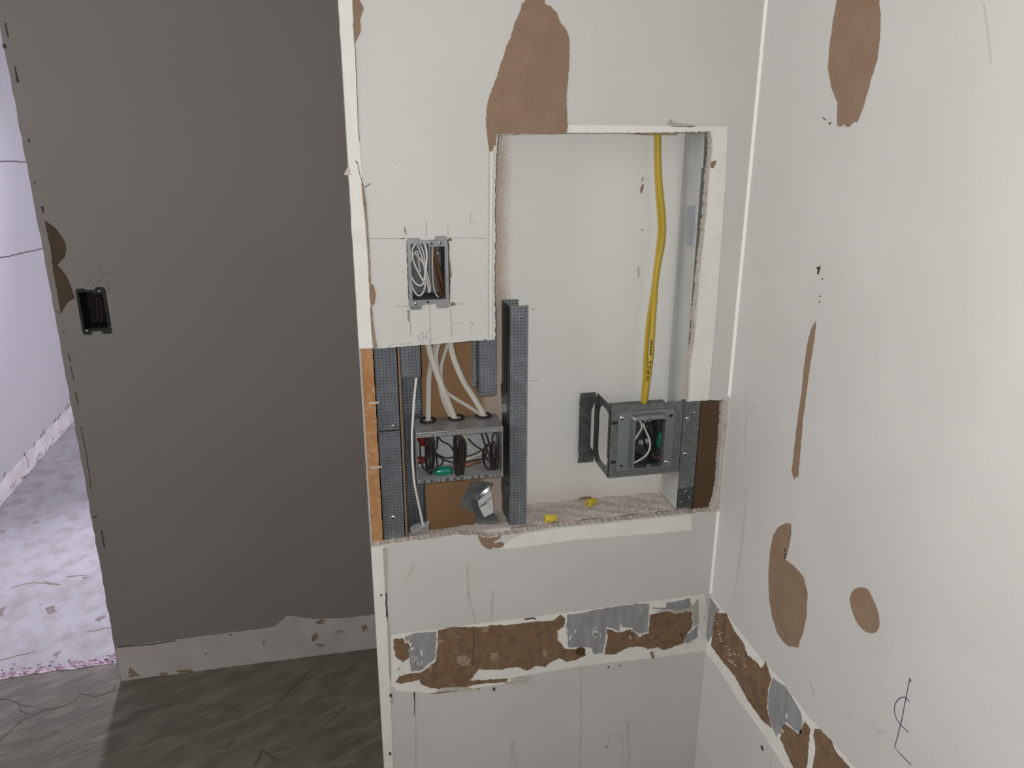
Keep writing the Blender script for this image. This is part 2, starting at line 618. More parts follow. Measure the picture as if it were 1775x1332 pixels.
# left corner bead, above and below the cut
bead_u = uvF([(584, -20), (609.5, -20), (612, 40), (616, 90), (621, 230), (627, 300), (633, 400), (638, 460), (643, 540), (645, 603.5)])
bead_u = [(XL + 0.0002, bead_u[0][1])] + bead_u[1:] + [(XL + 0.0002, zhi + 0.0015)]
patch([bead_u], FR, 'corner_bead', bare, wall_front, 'pale plastered corner strip above the cut')
bead_l = uvF([(666, 948), (667, 1000), (671, 1060), (673, 1120), (676, 1190), (679, 1260), (682, 1345)])
patch([[(XL + 0.0002, bead_l[0][1])] + bead_l + [(bead_l[-1][0], 0.001), (XL + 0.0002, 0.001)]], FR, 'corner_bead', bare, wall_front, 'pale plastered corner strip below the cut')
# cracks and loose paint beside the bead
mb = MB()
for pts, w in (([(612, 40), (616, 90), (620, 200), (623, 245)], 0.0008), ([(619, 280), (623, 300), (628, 318)], 0.001), ([(620, 283), (616, 279)], 0.0012),
               ([(632, 325), (642, 318)], 0.001), ([(636, 380), (639, 450)], 0.0011), ([(671, 1060), (674, 1130)], 0.0012), ([(669, 1028), (670.5, 1070)], 0.003)):
    mb.ribbon(jag(uvF(pts), 0.006, 0.0004, 2, closed=False), FR, w, -0.0002, 0.0008)
mb.build('crack', crackm, wall_front)
mb = MB()
for pts, w in (([(628, 318), (632, 350), (636, 390), (640, 450), (641, 490)], [0.003, 0.005, 0.003, 0.0022, 0.004]),
               ([(643, 532), (645, 560), (647, 580), (651, 603)], [0.003, 0.004, 0.0055, 0.006])):
    mb.ribbon(uvF(pts), FR, w, -0.0002, 0.0009)
mb.build('chipped_seam', tancrack, wall_front)
mb = MB()
for pts, w in (([(667, 950), (668, 985), (669, 1025)], [0.007, 0.006, 0.003]), ([(672, 1075), (675, 1120), (676, 1165), (677, 1180)], [0.003, 0.005, 0.004, 0.002]), ([(677, 1202), (679, 1218)], 0.005)):
    mb.ribbon(jag(uvF(pts), 0.01, 0.0005, 7, closed=False) if not isinstance(w, list) else uvF(pts), FR, w, -0.0002, 0.0009)
mb.build('old_paint_seam', olive, wall_front)
# raised mud ridge left of the opening
mb = MB()
mb.ribbon(uvF([(852.5, 262), (850.5, 400), (850, 588)]), FR, 0.0022, -0.0002, 0.0012)
mb.ribbon(uvF([(847.5, 264), (846.5, 400), (846.5, 588)]), FR, 0.0008, -0.0002, 0.0008, 1)
mb.build('plaster_ridge', [bare, olive], wall_front)

T1 = (580, 0, 4.162)
big = zc([(1390, -60), (1390, -10), (1350, 30), (1330, 100), (1300, 170), (1270, 270), (1230, 360), (1200, 460), (1165, 570), (1120, 680), (1100, 760), (1090, 880), (1100, 990), (1115, 1092), (1140, 1092), (1147, 1050), (1162, 1052), (1172, 968),
          (1670, 964), (1680, 900), (1675, 700), (1685, 560), (1695, 400), (1690, 270), (1660, 200), (1630, 160), (1600, 90), (1560, 45), (1520, 30), (1510, -10), (1500, -60)], *T1)
patch([jag(uvF(big), 0.0045, 0.0007, 21)], FR, 'torn_paper_patch', kraft, wall_front, 'tall brown torn patch above the opening')
patch([jag(uvF(zc([(124, -40), (170, -30), (192, 20), (208, 60), (196, 105), (185, 150), (190, 220), (170, 270), (148, 312), (140, 200), (132, 80)], *T1)), 0.005, 0.0004, 22)],
      FR, 'torn_paper_patch', kraft, wall_front, 'small brown torn sliver at the top of the corner strip')
patch([jag(uvF(zc([(250, 790), (280, 810), (298, 870), (290, 940), (262, 970), (252, 900)], 580, 300, 4.1625)), 0.004, 0.0003, 23)],
      FR, 'torn_paper_patch', kraft, wall_front, 'small brown half-oval left of the device box')
patch([jag(uvF([(827, 929), (846, 933), (860, 931.5), (868, 928.5), (866, 934), (857, 938), (855, 941.5), (860, 942), (868, 939), (874, 943), (872, 948), (863, 950.5), (853, 949), (851, 953), (843, 951), (835, 944), (831, 937)]), 0.003, 0.0004, 24)],
      FR, 'torn_paper_patch', kraft, wall_front, 'brown torn tongue under the sill')
# gypsum left standing in the inner corner
patch([jag(uvF([(1255, 694), (1260.5, 693), (1259, 740), (1253, 840), (1244, 888), (1224, 890), (1236, 885), (1243, 860), (1247, 830), (1250, 790), (1253, 745)]), 0.004, 0.0004, 25)],
      FR, 'broken_plaster_strip', gypsum, wall_front, 'rough bare plaster strip in the inner corner')
patch([jag(uvF([(1155, 214), (1163, 205.5), (1167, 212), (1190, 215), (1210, 218), (1200, 220.5), (1165, 220)]), 0.003, 0.0003, 26)], FR, 'old_paint_patch', olive, wall_front)
patch([jag(uvF([(1231, 290), (1233, 280), (1241, 278), (1240, 284), (1236, 292)]), 0.003, 0.0003, 27)], FR, 'torn_paper_patch', kraft, wall_front, d=0.0012)

# the stripped band lower down
TB = (640, 860, 2.8225)
band = [(674, 1102), (700, 1098), (760, 1090), (860, 1077.5), (960, 1064), (1060, 1051), (1150, 1039.5), (1222, 1030), (1226, 1060), (1222, 1128), (1150, 1139), (1060, 1149), (1000, 1156), (930, 1168), (890, 1174),
        (880, 1186), (800, 1195), (745, 1202), (718, 1200), (690, 1198), (677, 1188)]
patch([jag(uvF(band), 0.006, 0.0006, 30)], FR, 'bare_plaster_band', bare, wall_front, 'white bare plaster band across the lower wall', d=0.0004)
brownA = [(120, 700), (160, 695), (200, 730), (190, 760), (195, 790), (165, 812), (130, 790), (120, 740)]
greyA = [(170, 690), (230, 670), (330, 665), (327, 720), (322, 795), (255, 852), (205, 858), (197, 800), (187, 760), (202, 730)]
brownM = [(337, 655), (420, 640), (510, 640), (560, 642), (600, 632), (700, 630), (800, 617), (900, 608), (935, 580), (960, 600), (950, 640), (920, 660), (920, 705), (960, 747), (1010, 752), (1050, 742), (1060, 780), (1000, 805), (960, 810), (930, 795),
          (900, 805), (860, 835), (820, 830), (770, 855), (720, 835), (640, 850), (560, 850), (540, 845), (490, 903), (560, 900), (680, 893), (670, 910), (540, 920), (470, 935), (350, 945), (300, 940), (255, 920), (245, 900), (150, 920), (130, 910), (150, 880), (255, 862), (325, 810), (332, 770), (337, 700)]
greyB = [(968, 580), (1030, 575), (1090, 560), (1180, 545), (1280, 530), (1368, 525), (1367, 570), (1360, 665), (1320, 678), (1280, 645), (1232, 638), (1222, 662), (1157, 640), (1158, 690), (1138, 768), (1097, 773), (1090, 742), (1030, 738), (975, 742), (964, 650)]
greyC = [(1375, 548), (1450, 545), (1450, 525), (1480, 520), (1570, 500), (1575, 538), (1530, 556), (1450, 558)]
brownC = [(1374, 580), (1450, 562), (1500, 577), (1575, 562), (1580, 640), (1548, 682), (1535, 720), (1440, 755), (1410, 740), (1360, 750), (1330, 735), (1270, 740), (1200, 775), (1150, 775), (1165, 700), (1162, 650), (1220, 668), (1280, 652), (1320, 688), (1366, 672)]
greyD = [(1552, 682), (1605, 635), (1605, 690), (1560, 720), (1542, 715)]
for i, (pg, m, lb) in enumerate(((brownA, kraft_dark, 'small brown scar at the left end of the band'), (greyA, adhesive, 'grey adhesive patch at the left end of the band'),
                                 (brownM, kraft_dark, 'long brown torn stretch in the left of the band'), (greyB, adhesive, 'large grey adhesive patch in the middle of the band'),
                                 (greyC, adhesive, None), (brownC, kraft_dark, 'brown torn stretch at the right end of the band'), (greyD, adhesive, None))):
    patch([jag(uvF(zc(pg, *TB)), 0.0045, 0.0011, 40 + i)], FR, 'adhesive_patch' if m is adhesive else 'torn_paper_patch', m, wall_front, lb, d=0.0009)
patch([jag(uvF(zc([(1385, 560), (1450, 562), (1580, 540), (1610, 500), (1612, 625), (1585, 640), (1578, 560), (1500, 575), (1440, 575)], *TB)), 0.004, 0.0005, 50)], FR, 'old_paint_patch', olive, wall_front, d=0.0007)
# white flecks left on the grey, a torn strip of paper
mb = MB()
rnd = random.Random(4)
for (x, y, n, sp) in ((1110, 655, 9, 22), (230, 715, 8, 60), (235, 800, 7, 25), (1300, 660, 5, 30), (165, 850, 6, 25), (1225, 630, 3, 8), (1330, 540, 4, 8), (990, 665, 3, 30)):
    for k in range(n):
        a, b = x + rnd.uniform(-sp, sp), y + rnd.uniform(-sp * 0.8, sp * 0.8)
        L = rnd.uniform(8, 28)
        mb.ribbon(uvF(zc([(a, b), (a + L * rnd.uniform(-0.4, 0.3), b + L)], *TB)), FR, rnd.uniform(0.0008, 0.0028), -0.0002, 0.0012)
mb.build('plaster_fleck', bare, wall_front)
mb = MB()
for p in ([(425, 785), (470, 778), (495, 800), (490, 825), (450, 830), (430, 812)], [(330, 702), (368, 700), (362, 716), (336, 718)], [(590, 770), (630, 765), (636, 790), (612, 808), (592, 796)], [(845, 755), (870, 752), (866, 790), (850, 780)],
          [(545, 648), (588, 640), (580, 662), (552, 668)], [(420, 690), (450, 684), (440, 696)], [(290, 840), (310, 820), (300, 870)], [(1290, 668), (1300, 668), (1318, 708), (1306, 702)], [(1375, 690), (1390, 686), (1388, 700), (1378, 700)], [(1548, 618), (1572, 606), (1568, 622)], [(1372, 765), (1388, 760), (1396, 790), (1382, 796)]):
    mb.plate([jag(uvF(zc(p, *TB)), 0.003, 0.0006, 12)], FR, -0.0002, 0.0014)
mb.build('pale_paper_scrap', mat('pale_scrap', (0.34, 0.25, 0.18), 0.9, col2=(0.25, 0.17, 0.11), nscale=110), wall_front)
mb = MB()
mb.plate([jag(uvF(zc([(1015, 745), (1040, 738), (1058, 752), (1050, 778), (1030, 780), (1005, 765)], *TB)), 0.003, 0.0005, 13)], FR, -0.0002, 0.0014)
mb.build('dark_paper_scrap', mat('dark_scrap', (0.075, 0.042, 0.022), 0.9), wall_front)
mb = MB()
for p, w in (([(305, 962), (360, 945), (450, 940), (530, 942)], [0.001, 0.008, 0.006, 0.001]), ([(690, 892), (740, 884), (785, 880)], [0.001, 0.003, 0.001]), ([(660, 912), (770, 900)], [0.003, 0.004])):
    mb.ribbon(uvF(zc(p, *TB)), FR, w, -0.0002, 0.0035)
mb.build('peeled_paper_strip', gypsum, wall_front)
mb = MB()
for p, w in (([(508, 645), (513, 700), (506, 760), (510, 828)], 0.0013), ([(300, 968), (450, 950), (540, 944)], 0.0009), ([(790, 690), (770, 740)], 0.0004), ([(760, 603), (800, 597), (815, 602)], 0.003)):
    mb.ribbon(uvF(zc(p, *TB)), FR, w, -0.0002, 0.0013)
for (x, y, r) in ((1527, 680, 8), (58, 484, 6), (102, 1260, 8), (105, 975, 9), (610, 945, 9), (1225, 830, 4), (1170, 838, 5), (1638, 597, 3), (1160, 1228, 4), (482, 480, 3)):
    mb.plate([uvF(zc(disc(x, y, r, 8, 0.8), *TB))], FR, -0.0002, 0.0013)
mb.ribbon(uvF(zc([(220, 960), (222, 1010), (220, 1075)], *TB)), FR, [0.003, 0.0014, 0.001], -0.0002, 0.001)
mb.build('chip', crackm, wall_front)
# runs and scuffs on the paint
mb = MB()
for p, w in (([(478, 330), (482, 420), (490, 520), (515, 590), (512, 640)], [0.006, 0.005, 0.004, 0.004, 0.002]), ([(565, 460), (605, 470), (600, 540), (595, 600)], [0.002, 0.004, 0.005, 0.004]),
             ([(1028, 800), (1035, 900), (1033, 1100), (1032, 1335)], [0.003, 0.004, 0.003, 0.003]), ([(1268, 1105), (1262, 1165), (1240, 1172), (1236, 1335)], [0.006, 0.004, 0.002, 0.003]), ([(1262, 1165), (1270, 1250), (1262, 1335)], [0.003, 0.003, 0.002]),
             ([(1240, 1168), (1175, 1165), (1163, 1225)], [0.002, 0.002, 0.003]), ([(700, 1200), (695, 1335)], [0.008, 0.003]), ([(715, 1250), (718, 1335)], 0.002), ([(215, 330), (205, 370), (170, 415)], [0.006, 0.003, 0.002]),
             ([(225, 1080), (228, 1335)], 0.0018), ([(100, 670), (300, 655), (600, 615), (960, 570), (1300, 522), (1640, 478)], 0.0012)):
    mb.ribbon(uvF(zc(p, *TB)), FR, w, -0.0002, 0.0002 + 0.00002 * len(mb.f) / 10)
mb.build('drip_stain', stain, wall_front)
# setting-out lines in pencil round the device box
TE = (580, 300, 4.1625)
mb = MB()
for p, w in (([(150, 475), (510, 472)], 0.0006), ([(850, 470), (1010, 468), (1090, 474)], 0.0006), ([(660, 345), (662, 470)], 0.0007), ([(818, 392), (818, 450)], 0.0006), ([(435, 960), (540, 962)], 0.0006),
             ([(870, 944), (948, 946)], 0.0006), ([(543, 990), (548, 1165)], 0.0006), ([(686, 950), (690, 1100), (694, 1228)], 0.0007), ([(836, 980), (842, 1110), (845, 1185)], 0.0006), ([(848, 1085), (930, 1082)], 0.0004), ([(850, 1160), (905, 1158)], 0.0005),
             ([(985, 285), (978, 320), (982, 345)], 0.0005), ([(970, 355), (1020, 355)], 0.0005), ([(995, 1080), (985, 1115), (990, 1140)], 0.0005), ([(960, 1085), (1000, 1080)], 0.0004),
             ([(385, 1250), (410, 1245), (430, 1230)], 0.0005), ([(455, 1232), (500, 1235), (570, 1222)], 0.0005), ([(120, 470), (150, 475)], 0.0005)):
    mb.ribbon(uvF(zc(p, *TE)), FR, w)
for p in ([(612, 1160), (603, 1190), (612, 1210), (632, 1195), (645, 1155), (628, 1150), (618, 1175)], [(688, 1125), (665, 1165), (640, 1215), (630, 1240)], [(640, 1185), (665, 1190), (682, 1215), (684, 1232)]):
    mb.ribbon([(q.x, q.y) for q in spline([(*u, 0) for u in uvF(zc(p, *TE))], 5)], FR, 0.0005)
mb.ribbon(uvF([(901, 928), (902, 945)]), FR, 0.0006)
mb.build('pencil_mark', pencil, wall_front)
mb = MB()
for p, w in (([(505, 392), (508, 420), (518, 446)], [0.001, 0.0028, 0.001]), ([(472, 474), (505, 472)], [0.001, 0.002]), ([(822, 478), (845, 482)], [0.005, 0.005]), ([(835, 950), (860, 945), (878, 948)], [0.006, 0.006, 0.001]), ([(530, 990), (533, 1070)], [0.003, 0.0015]), ([(832, 640), (840, 740), (832, 765)], [0.001, 0.0028, 0.001])):
    mb.ribbon(uvF(zc(p, *TE)), FR, w, -0.0002, 0.0005)
mb.build('saw_nick', tancrack, wall_front)
mb = MB()
mb.ribbon(uvF(zc([(385, 1165), (440, 1205), (500, 1248)], *T1)), FR, [0.0004, 0.0012, 0.0004])
mb.build('scratch', bare, wall_front)
# flakes lifting off the left edge
for i, p in enumerate(([(604, 287), (597, 303), (602, 304), (608, 303)], [(594, 124), (597, 122), (597, 134)], [(598, 176), (603, 178), (602, 184)], [(614, 405), (620, 405.5), (616, 409)])):
    q = [F(a, b, 1.249) for a, b in p]
    q[1] = q[1] + Vector((-0.001, 0.004, 0))
    o = MB().prism(q, (0, 0.0006, 0)).build('paint_flake', gypsum, wall_front)

# side panel of the partition: its wrapped edge shows where the front sheet is gone
mb = MB()
mb.box(XL + 0.001, XL + 0.020, 1.2665, 1.358, 0.0, 2.5)
wall_end = struct(mb, 'wall_end', [paint], 'narrow end panel of the partition')
edge_poly = jag([(0.0225, 0.79), (0.0425, 0.79), (0.0425, 1.16), (0.0225, 1.16)], 0.006, 0.0005, 61)
o = MB().plate([edge_poly], front(1.2663), 0.0, 0.0023, 0).build('wrapped_edge', orange, wall_end)
o['label'] = 'orange-brown paper edge with pale cracks'
mb = MB()
for p, w in (([(640, 699), (657, 698)], 0.0035), ([(641, 811), (662, 809)], 0.003)):
    mb.ribbon(jag(uvF(p, 1.264), 0.006, 0.0007, 9, closed=False), front(1.264), w, -0.0002, 0.0006)
mb.ribbon(jag([(0.0231, 1.155), (0.0231, 0.80)], 0.006, 0.0004, 9, closed=False), front(1.264), 0.0012, -0.0002, 0.0006)
mb.build('pale_crack', gypsum, wall_end)

# back sheet of the cavity
mb = MB()
mb.box(0.0425, 0.80, YB, YB + 0.016, 0.0, 2.5)
wall_cavity = struct(mb, 'wall_cavity', [cavity_mat], 'back sheet of the cavity, brown paper oversprayed white')
mb = MB()
TR_ = (840, 180, 4.034)
for p in ([(1105, 512), (1112, 520), (1102, 540), (1098, 535)], [(1100, 565), (1112, 560), (1110, 590), (1100, 620), (1092, 632), (1088, 600)], [(1092, 882), (1110, 872), (1098, 890)]):
    mb.plate([uvF(zc(p, *TR_), YB)], front(YB), -0.0002, 0.0006)
mb.build('chip', tancrack, wall_cavity)
mb = MB()
for p, w in (([(315, 890), (378, 888)], 0.0015), ([(1075, 90), (1078, 165)], 0.003), ([(325, 395), (350, 385)], 0.002)):
    mb.ribbon(uvF(zc(p, 840, 440, 4.034), YB), front(YB), w, -0.0002, 0.0004)
mb.build('scuff', smudge, wall_cavity)

# dusty sill of the opening: bottom of the cut
ZS = 0.797
mb = MB()
rnd = random.Random(12)
nx, ny = 110, 22
x0, x1, y0, y1 = 0.272, 0.5945, 1.2661, YB


def sill_height(x, y):
    return ZS - 0.001 + 0.0012 * math.sin(x * 91 + y * 60) * math.sin(y * 130) + rnd.uniform(-0.0007, 0.0007) + 0.004 * max(0, (y - 1.325) / 0.02) ** 2


vs = [(x0 + (x1 - x0) * i / nx, y0 + (y1 - y0) * j / ny, 0) for j in range(ny + 1) for i in range(nx + 1)]
vs = [(x, y, sill_height(x, y)) for x, y, z in vs]
fs = [(j * (nx + 1) + i, j * (nx + 1) + i + 1, (j + 1) * (nx + 1) + i + 1, (j + 1) * (nx + 1) + i) for j in range(ny) for i in range(nx)]
mb.add(vs, fs)
mb.box(x0, x1, y0, y1, 0.70, ZS - 0.006)
trim_1 = struct(mb, 'trim_1', [dust], 'dusty plaster sill along the bottom of the opening')
# ragged plaster lip behind the front sheet in the left bay
lip = jag([(0.0425, 1.2662), (0.272, 1.2662), (0.272, 1.342), (0.258, 1.342), (0.245, 1.305), (0.205, 1.292), (0.15, 1.286), (0.10, 1.288), (0.0425, 1.268)], 0.006, 0.0025, 71)
lip = [(u, max(v, 1.2661)) for u, v in lip]
mb = MB().plate([lip], ground(0.7955), -0.05, 0.0)
trim_2 = struct(mb, 'trim_2', [dust], 'ragged plaster lip along the bottom of the left bay')
# crumbs on the sill
mb = MB()
rnd = random.Random(5)
for k in range(80):
    if k < 42:
        x, y = rnd.gauss(0.555, 0.035), rnd.uniform(1.27, 1.335)
    else:
        x, y = rnd.uniform(0.29, 0.64), rnd.uniform(1.268, 1.338)
    if x > 0.585 or x < 0.285:
        continue
    s = rnd.choice((0.0006, 0.0008, 0.0011, 0.0015, 0.0021))
    a = rnd.uniform(0, 6.28)
    u, v = Vector((math.cos(a), math.sin(a), rnd.uniform(-.3, .3))) * s * rnd.uniform(1, 2.2), Vector((-math.sin(a), math.cos(a), 0)) * s
    c = Vector((x, y, ZS + s * 0.15))
    mb.prism([c - u - v, c + u - v * 0.6, c + u * 0.7 + v, c - u * 0.8 + v * 0.7], (0, 0, s * 0.8))
o = mb.build('plaster_crumbs', bare)
o.data.materials.clear()
o.data.materials.append(mat('crumb_plaster', (0.60, 0.565, 0.525), 0.9))
tag(o, 'white plaster crumbs scattered over the dusty sill', 'debris', None, 'stuff')

# ------------------------------------------------------------------ right wall
mb = MB()
mb.box(XR, XR + 0.016, -1.2, YF, 0.0, 2.5)
wall_right = struct(mb, 'wall_right', [paint], 'off-white side wall with brown torn patches and a pen scribble')
RT = right()
T6, T5, T4 = (1200, 0, 3.087), (1200, 400, 3.028), (1200, 840, 2.708)
p1 = zc([(785, -60), (775, 0), (760, 80), (735, 250), (727, 370), (745, 470), (778, 550), (776, 620), (778, 678), (800, 676), (812, 664), (820, 676), (842, 682), (860, 660), (868, 652), (882, 656), (920, 560), (962, 410), (970, 390), (990, 320), (1005, 200), (1009, 80), (1000, 0), (990, -60)], *T6)
patch([jag(uvR(p1), 0.004, 0.0006, 80)], RT, 'torn_paper_patch', kraft, wall_right, 'long brown torn patch at the top of the side wall')
p2 = zc([(648, 475), (630, 505), (618, 540), (600, 620), (585, 740), (575, 850), (555, 980), (540, 1110), (530, 1200), (522, 1270), (535, 1305), (550, 1290), (557, 1295), (570, 1130), (580, 1000), (600, 850), (620, 700), (640, 580), (650, 500)], *T5)
patch([jag(uvR(p2), 0.004, 0.0006, 81)], RT, 'torn_paper_strip', kraft, wall_right, 'thin brown torn strip halfway up the side wall')
p3 = zc([(440, 182), (465, 185), (465, 230), (455, 290), (444, 330), (434, 352), (480, 385), (520, 430), (532, 470), (541, 510), (536, 620), (520, 700), (505, 735), (498, 765), (450, 760), (425, 735), (400, 700), (375, 620), (362, 540), (358, 430), (365, 320), (380, 240), (405, 200)], *T4)
patch([jag(uvR(p3), 0.004, 0.0004, 82)], RT, 'torn_paper_patch', kraft, wall_right, 'brown boot-shaped torn patch low on the side wall')
p4 = zc([(780, 485), (820, 490), (850, 540), (875, 610), (877, 670), (855, 697), (815, 692), (775, 650), (747, 580), (742, 530), (755, 500)], *T4)
patch([s2(uvR(p4))], RT, 'torn_paper_patch', kraft, wall_right, 'small brown oval torn patch on the side wall')
wband = zc([(78, 515), (135, 580), (330, 825), (420, 925), (540, 1085), (640, 1195), (775, 1345), (775, 1420), (500, 1420), (440, 1340), (330, 1170), (200, 985), (110, 845), (48, 775), (52, 620)], *T4)
patch([jag(uvR(wband), 0.006, 0.0006, 83)], RT, 'bare_plaster_band', bare, wall_right, 'white bare plaster band sloping down the side wall', d=0.0004)
for i, (pg, m, lb) in enumerate((
        ([(85, 530), (130, 590), (104, 612), (97, 700), (75, 745), (62, 690), (66, 600)], adhesive, 'grey adhesive patch in the corner end of the band'),
        ([(112, 602), (160, 605), (200, 690), (240, 740), (260, 800), (330, 860), (345, 830), (373, 910), (358, 960), (352, 1050), (372, 1142), (330, 1110), (260, 1010), (200, 900), (150, 840), (90, 760), (97, 700), (105, 620)], kraft_dark, 'long brown torn stretch beside the corner'),
        ([(378, 908), (440, 950), (465, 990), (510, 1070), (520, 1110), (512, 1170), (480, 1150), (440, 1112), (428, 1148), (400, 1185), (374, 1140), (356, 1050), (362, 960)], adhesive, 'grey adhesive patch in the middle of the sloping band'),
        ([(434, 1122), (500, 1175), (530, 1110), (555, 1150), (547, 1230), (540, 1325), (520, 1400), (480, 1340), (450, 1275), (413, 1190)], kraft_dark, 'brown torn stretch near the bottom of the sloping band'),
        ([(575, 1150), (600, 1150), (650, 1200), (680, 1260), (740, 1330), (790, 1400), (560, 1400), (568, 1320), (580, 1240), (570, 1170)], kraft_dark, 'brown torn stretch at the lower end of the sloping band'))):
    patch([jag(uvR(zc(pg, *T4)), 0.004, 0.0011, 90 + i)], RT, 'adhesive_patch' if m is adhesive else 'torn_paper_patch', m, wall_right, lb, d=0.0009)
mb = MB()
rnd = random.Random(3)
for k in range(34):
    t = rnd.random()
    a, b = 105 + 130 * t * rnd.uniform(0.6, 1.2), 640 + 230 * t + rnd.uniform(-20, 30)
    L = rnd.uniform(5, 15)
    g = rnd.uniform(-1, 1)
    mb.plate([uvR(zc([(a, b), (a + L, b + L * g), (a + L * 0.9, b + L * g + rnd.uniform(2, 4))], *T4))], RT, -0.0002, 0.0013)
for a, b, L in ((445, 1075, 25), (405, 1170, 18), (425, 1150, 15)):
    mb.ribbon(uvR(zc([(a, b), (a + 2, b + L)], *T4)), RT, 0.004, -0.0002, 0.0013)
mb.ribbon(uvR(zc([(250, 775), (300, 810), (325, 860)], *T4)), RT, [0.002, 0.008, 0.004], -0.0002, 0.0012)
mb.build('plaster_fleck', bare, wall_right)
# pen scribble
mb = MB()
for p, w in (([(1022, 910), (1010, 970), (985, 1100), (965, 1180), (950, 1235), (985, 1275), (1028, 1318)], 0.0011), ([(1022, 910), (1028, 928)], 0.001)):
    mb.ribbon(uvR(zc(p, *T4)), RT, w, -0.0002, 0.0004)
lp = spline([(*u, 0) for u in uvR(zc([(1020, 1022), (1000, 1000), (970, 1008), (950, 1045), (955, 1090), (975, 1125), (1000, 1150), (1015, 1165)], *T4))], 6)
mb.ribbon([(q.x, q.y) for q in lp], RT, 0.0011, -0.0002, 0.0004)
mb.build('pen_scribble', ink, wall_right)
mb = MB()
for p, w in (([(885, 695), (930, 785), (965, 830)], 0.0006), ([(965, 830), (1015, 890)], 0.0005), ([(435, 352), (447, 300)], 0.004)):
    mb.ribbon(uvR(zc(p, *T4)), RT, w, -0.0002, 0.0004)
mb.build('faint_line', smudge, wall_right)
mb = MB()
mb.plate([uvR(zc([(650, 195), (665, 188), (674, 186), (668, 215), (661, 232), (656, 225), (660, 205)], *T5))], RT, -0.0002, 0.0006)
for x, y in ((683, 253), (671, 344), (668, 375)):
    mb.plate([uvR(zc(disc(x, y, 4, 8), *T5))], RT, -0.0002, 0.0005)
mb.plate([uvR(zc([(728, 660), (745, 652), (738, 668)], *T6))], RT, -0.0002, 0.0005)
mb.ribbon(uvR(zc([(698, 628), (715, 642)], *T6)), RT, 0.0012, -0.0002, 0.0005)
mb.plate([uvR(zc([(320, 1228), (330, 1225), (336, 1250), (328, 1250)], *T4))], RT, -0.0002, 0.0005)
for x, y in ((437, 310), (440, 330), (436, 345)):
    mb.plate([uvR(zc(disc(x, y, 7, 8, 0.7), *T4))], RT, -0.0002, 0.0011)
mb.build('chip', crackm, wall_right)
mb = MB()
for T, p, w in ((T4, [(255, 20), (248, 120), (235, 260), (215, 420), (192, 550)], [0.006, 0.008, 0.008, 0.006, 0.003]), (T4, [(230, 180), (228, 280), (215, 400)], 0.003), (T4, [(375, 1250), (365, 1332)], [0.003, 0.002]),
                (T5, [(280, 820), (285, 1000), (275, 1100), (280, 1190)], [0.003, 0.006, 0.004, 0.003]), (T5, [(305, 1260), (295, 1332)], 0.003), (T5, [(330, 920), (300, 950)], 0.004), (T4, [(540, 900), (575, 985)], [0.003, 0.006]), (T4, [(850, 1130), (870, 1160), (910, 1160)], 0.004),
                (T4, [(730, 1085), (742, 1105)], 0.005), (T6, [(1560, 20), (1575, 120), (1590, 250), (1598, 340)], 0.003), (T4, [(170, 965), (230, 1060)], 0.002)):
    mb.ribbon(uvR(zc(p, *T)), RT, w, -0.0002, 0.0002 + 0.00002 * len(mb.f) / 10)
mb.build('drip_stain', stain, wall_right)
# caulk line in the inner corner
mb = MB()
a, b = 0.0042, 0.0036
for z0, z1 in ((1.026, 2.5), (0.613, 0.794)):
    mb.prism([(XR, YF, z0), (XR - b, YF, z0), (XR, YF - a, z0)], (0, 0, z1 - z0))
caulk = mat('fresh_caulk', (0.78, 0.775, 0.74), 0.6)
trim_3 = struct(mb, 'trim_3', [caulk], 'white caulk line down the inner corner')

# ------------------------------------------------------------------ taupe wall behind, far room, floors
dx, dz = -0.6215, 1.0095
left_edge = jag([(-0.679, 0.0), (-0.677, 0.6), (-0.676, 1.2), (-0.681, 1.7), (-0.682, 2.5)], 0.02, 0.0014, 100, closed=False)
wo = left_edge + [(1.6, 2.5), (1.6, 0.0)]
bh = [(dx - 0.001, dz + 0.001), (dx + 0.0655, dz + 0.001), (dx + 0.0655, dz + 0.1035), (dx - 0.001, dz + 0.1035)]
mb = MB().plate([wo, bh], front(YW), -0.09, 0.0, 0, 1)
wall_back = struct(mb, 'wall_back', [taupe, taupe], 'taupe painted wall beyond the partition')
FW = front(YW)


def uvW(pts):
    return uvF(pts, YW)


patch([jag(uvW([(77.5, 382), (86, 388), (95, 395), (107, 410), (113, 421), (115, 433), (112, 446), (99, 459), (109, 470), (117, 482), (124, 500), (130, 517), (124, 520), (118, 524), (113, 531), (107, 541), (104.5, 540), (99, 508), (92, 470), (87, 430), (82, 405)]), 0.008, 0.0006, 101)],
      FW, 'torn_paper_patch', kraft_deep, wall_back, 'dark brown torn patch at the doorway edge')
lowz = uvW([(204, 1122), (247, 1117), (300, 1110), (351, 1103), (410, 1096), (475, 1087), (485, 1079), (498, 1067.5), (520, 1071), (545, 1074), (600, 1072), (655, 1065), (700, 1058)])
patch([jag([(-0.677, 0.001)] + [(-0.677, lowz[0][1])] + lowz[1:] + [(1.59, lowz[-1][1]), (1.59, 0.001)], 0.012, 0.0012, 102)], FW, 'bare_base_band', taupe_bare, wall_back, 'paler bare band along the foot of the wall')
mb = MB()
TW = (0, 700, 2.107)
rnd = random.Random(8)
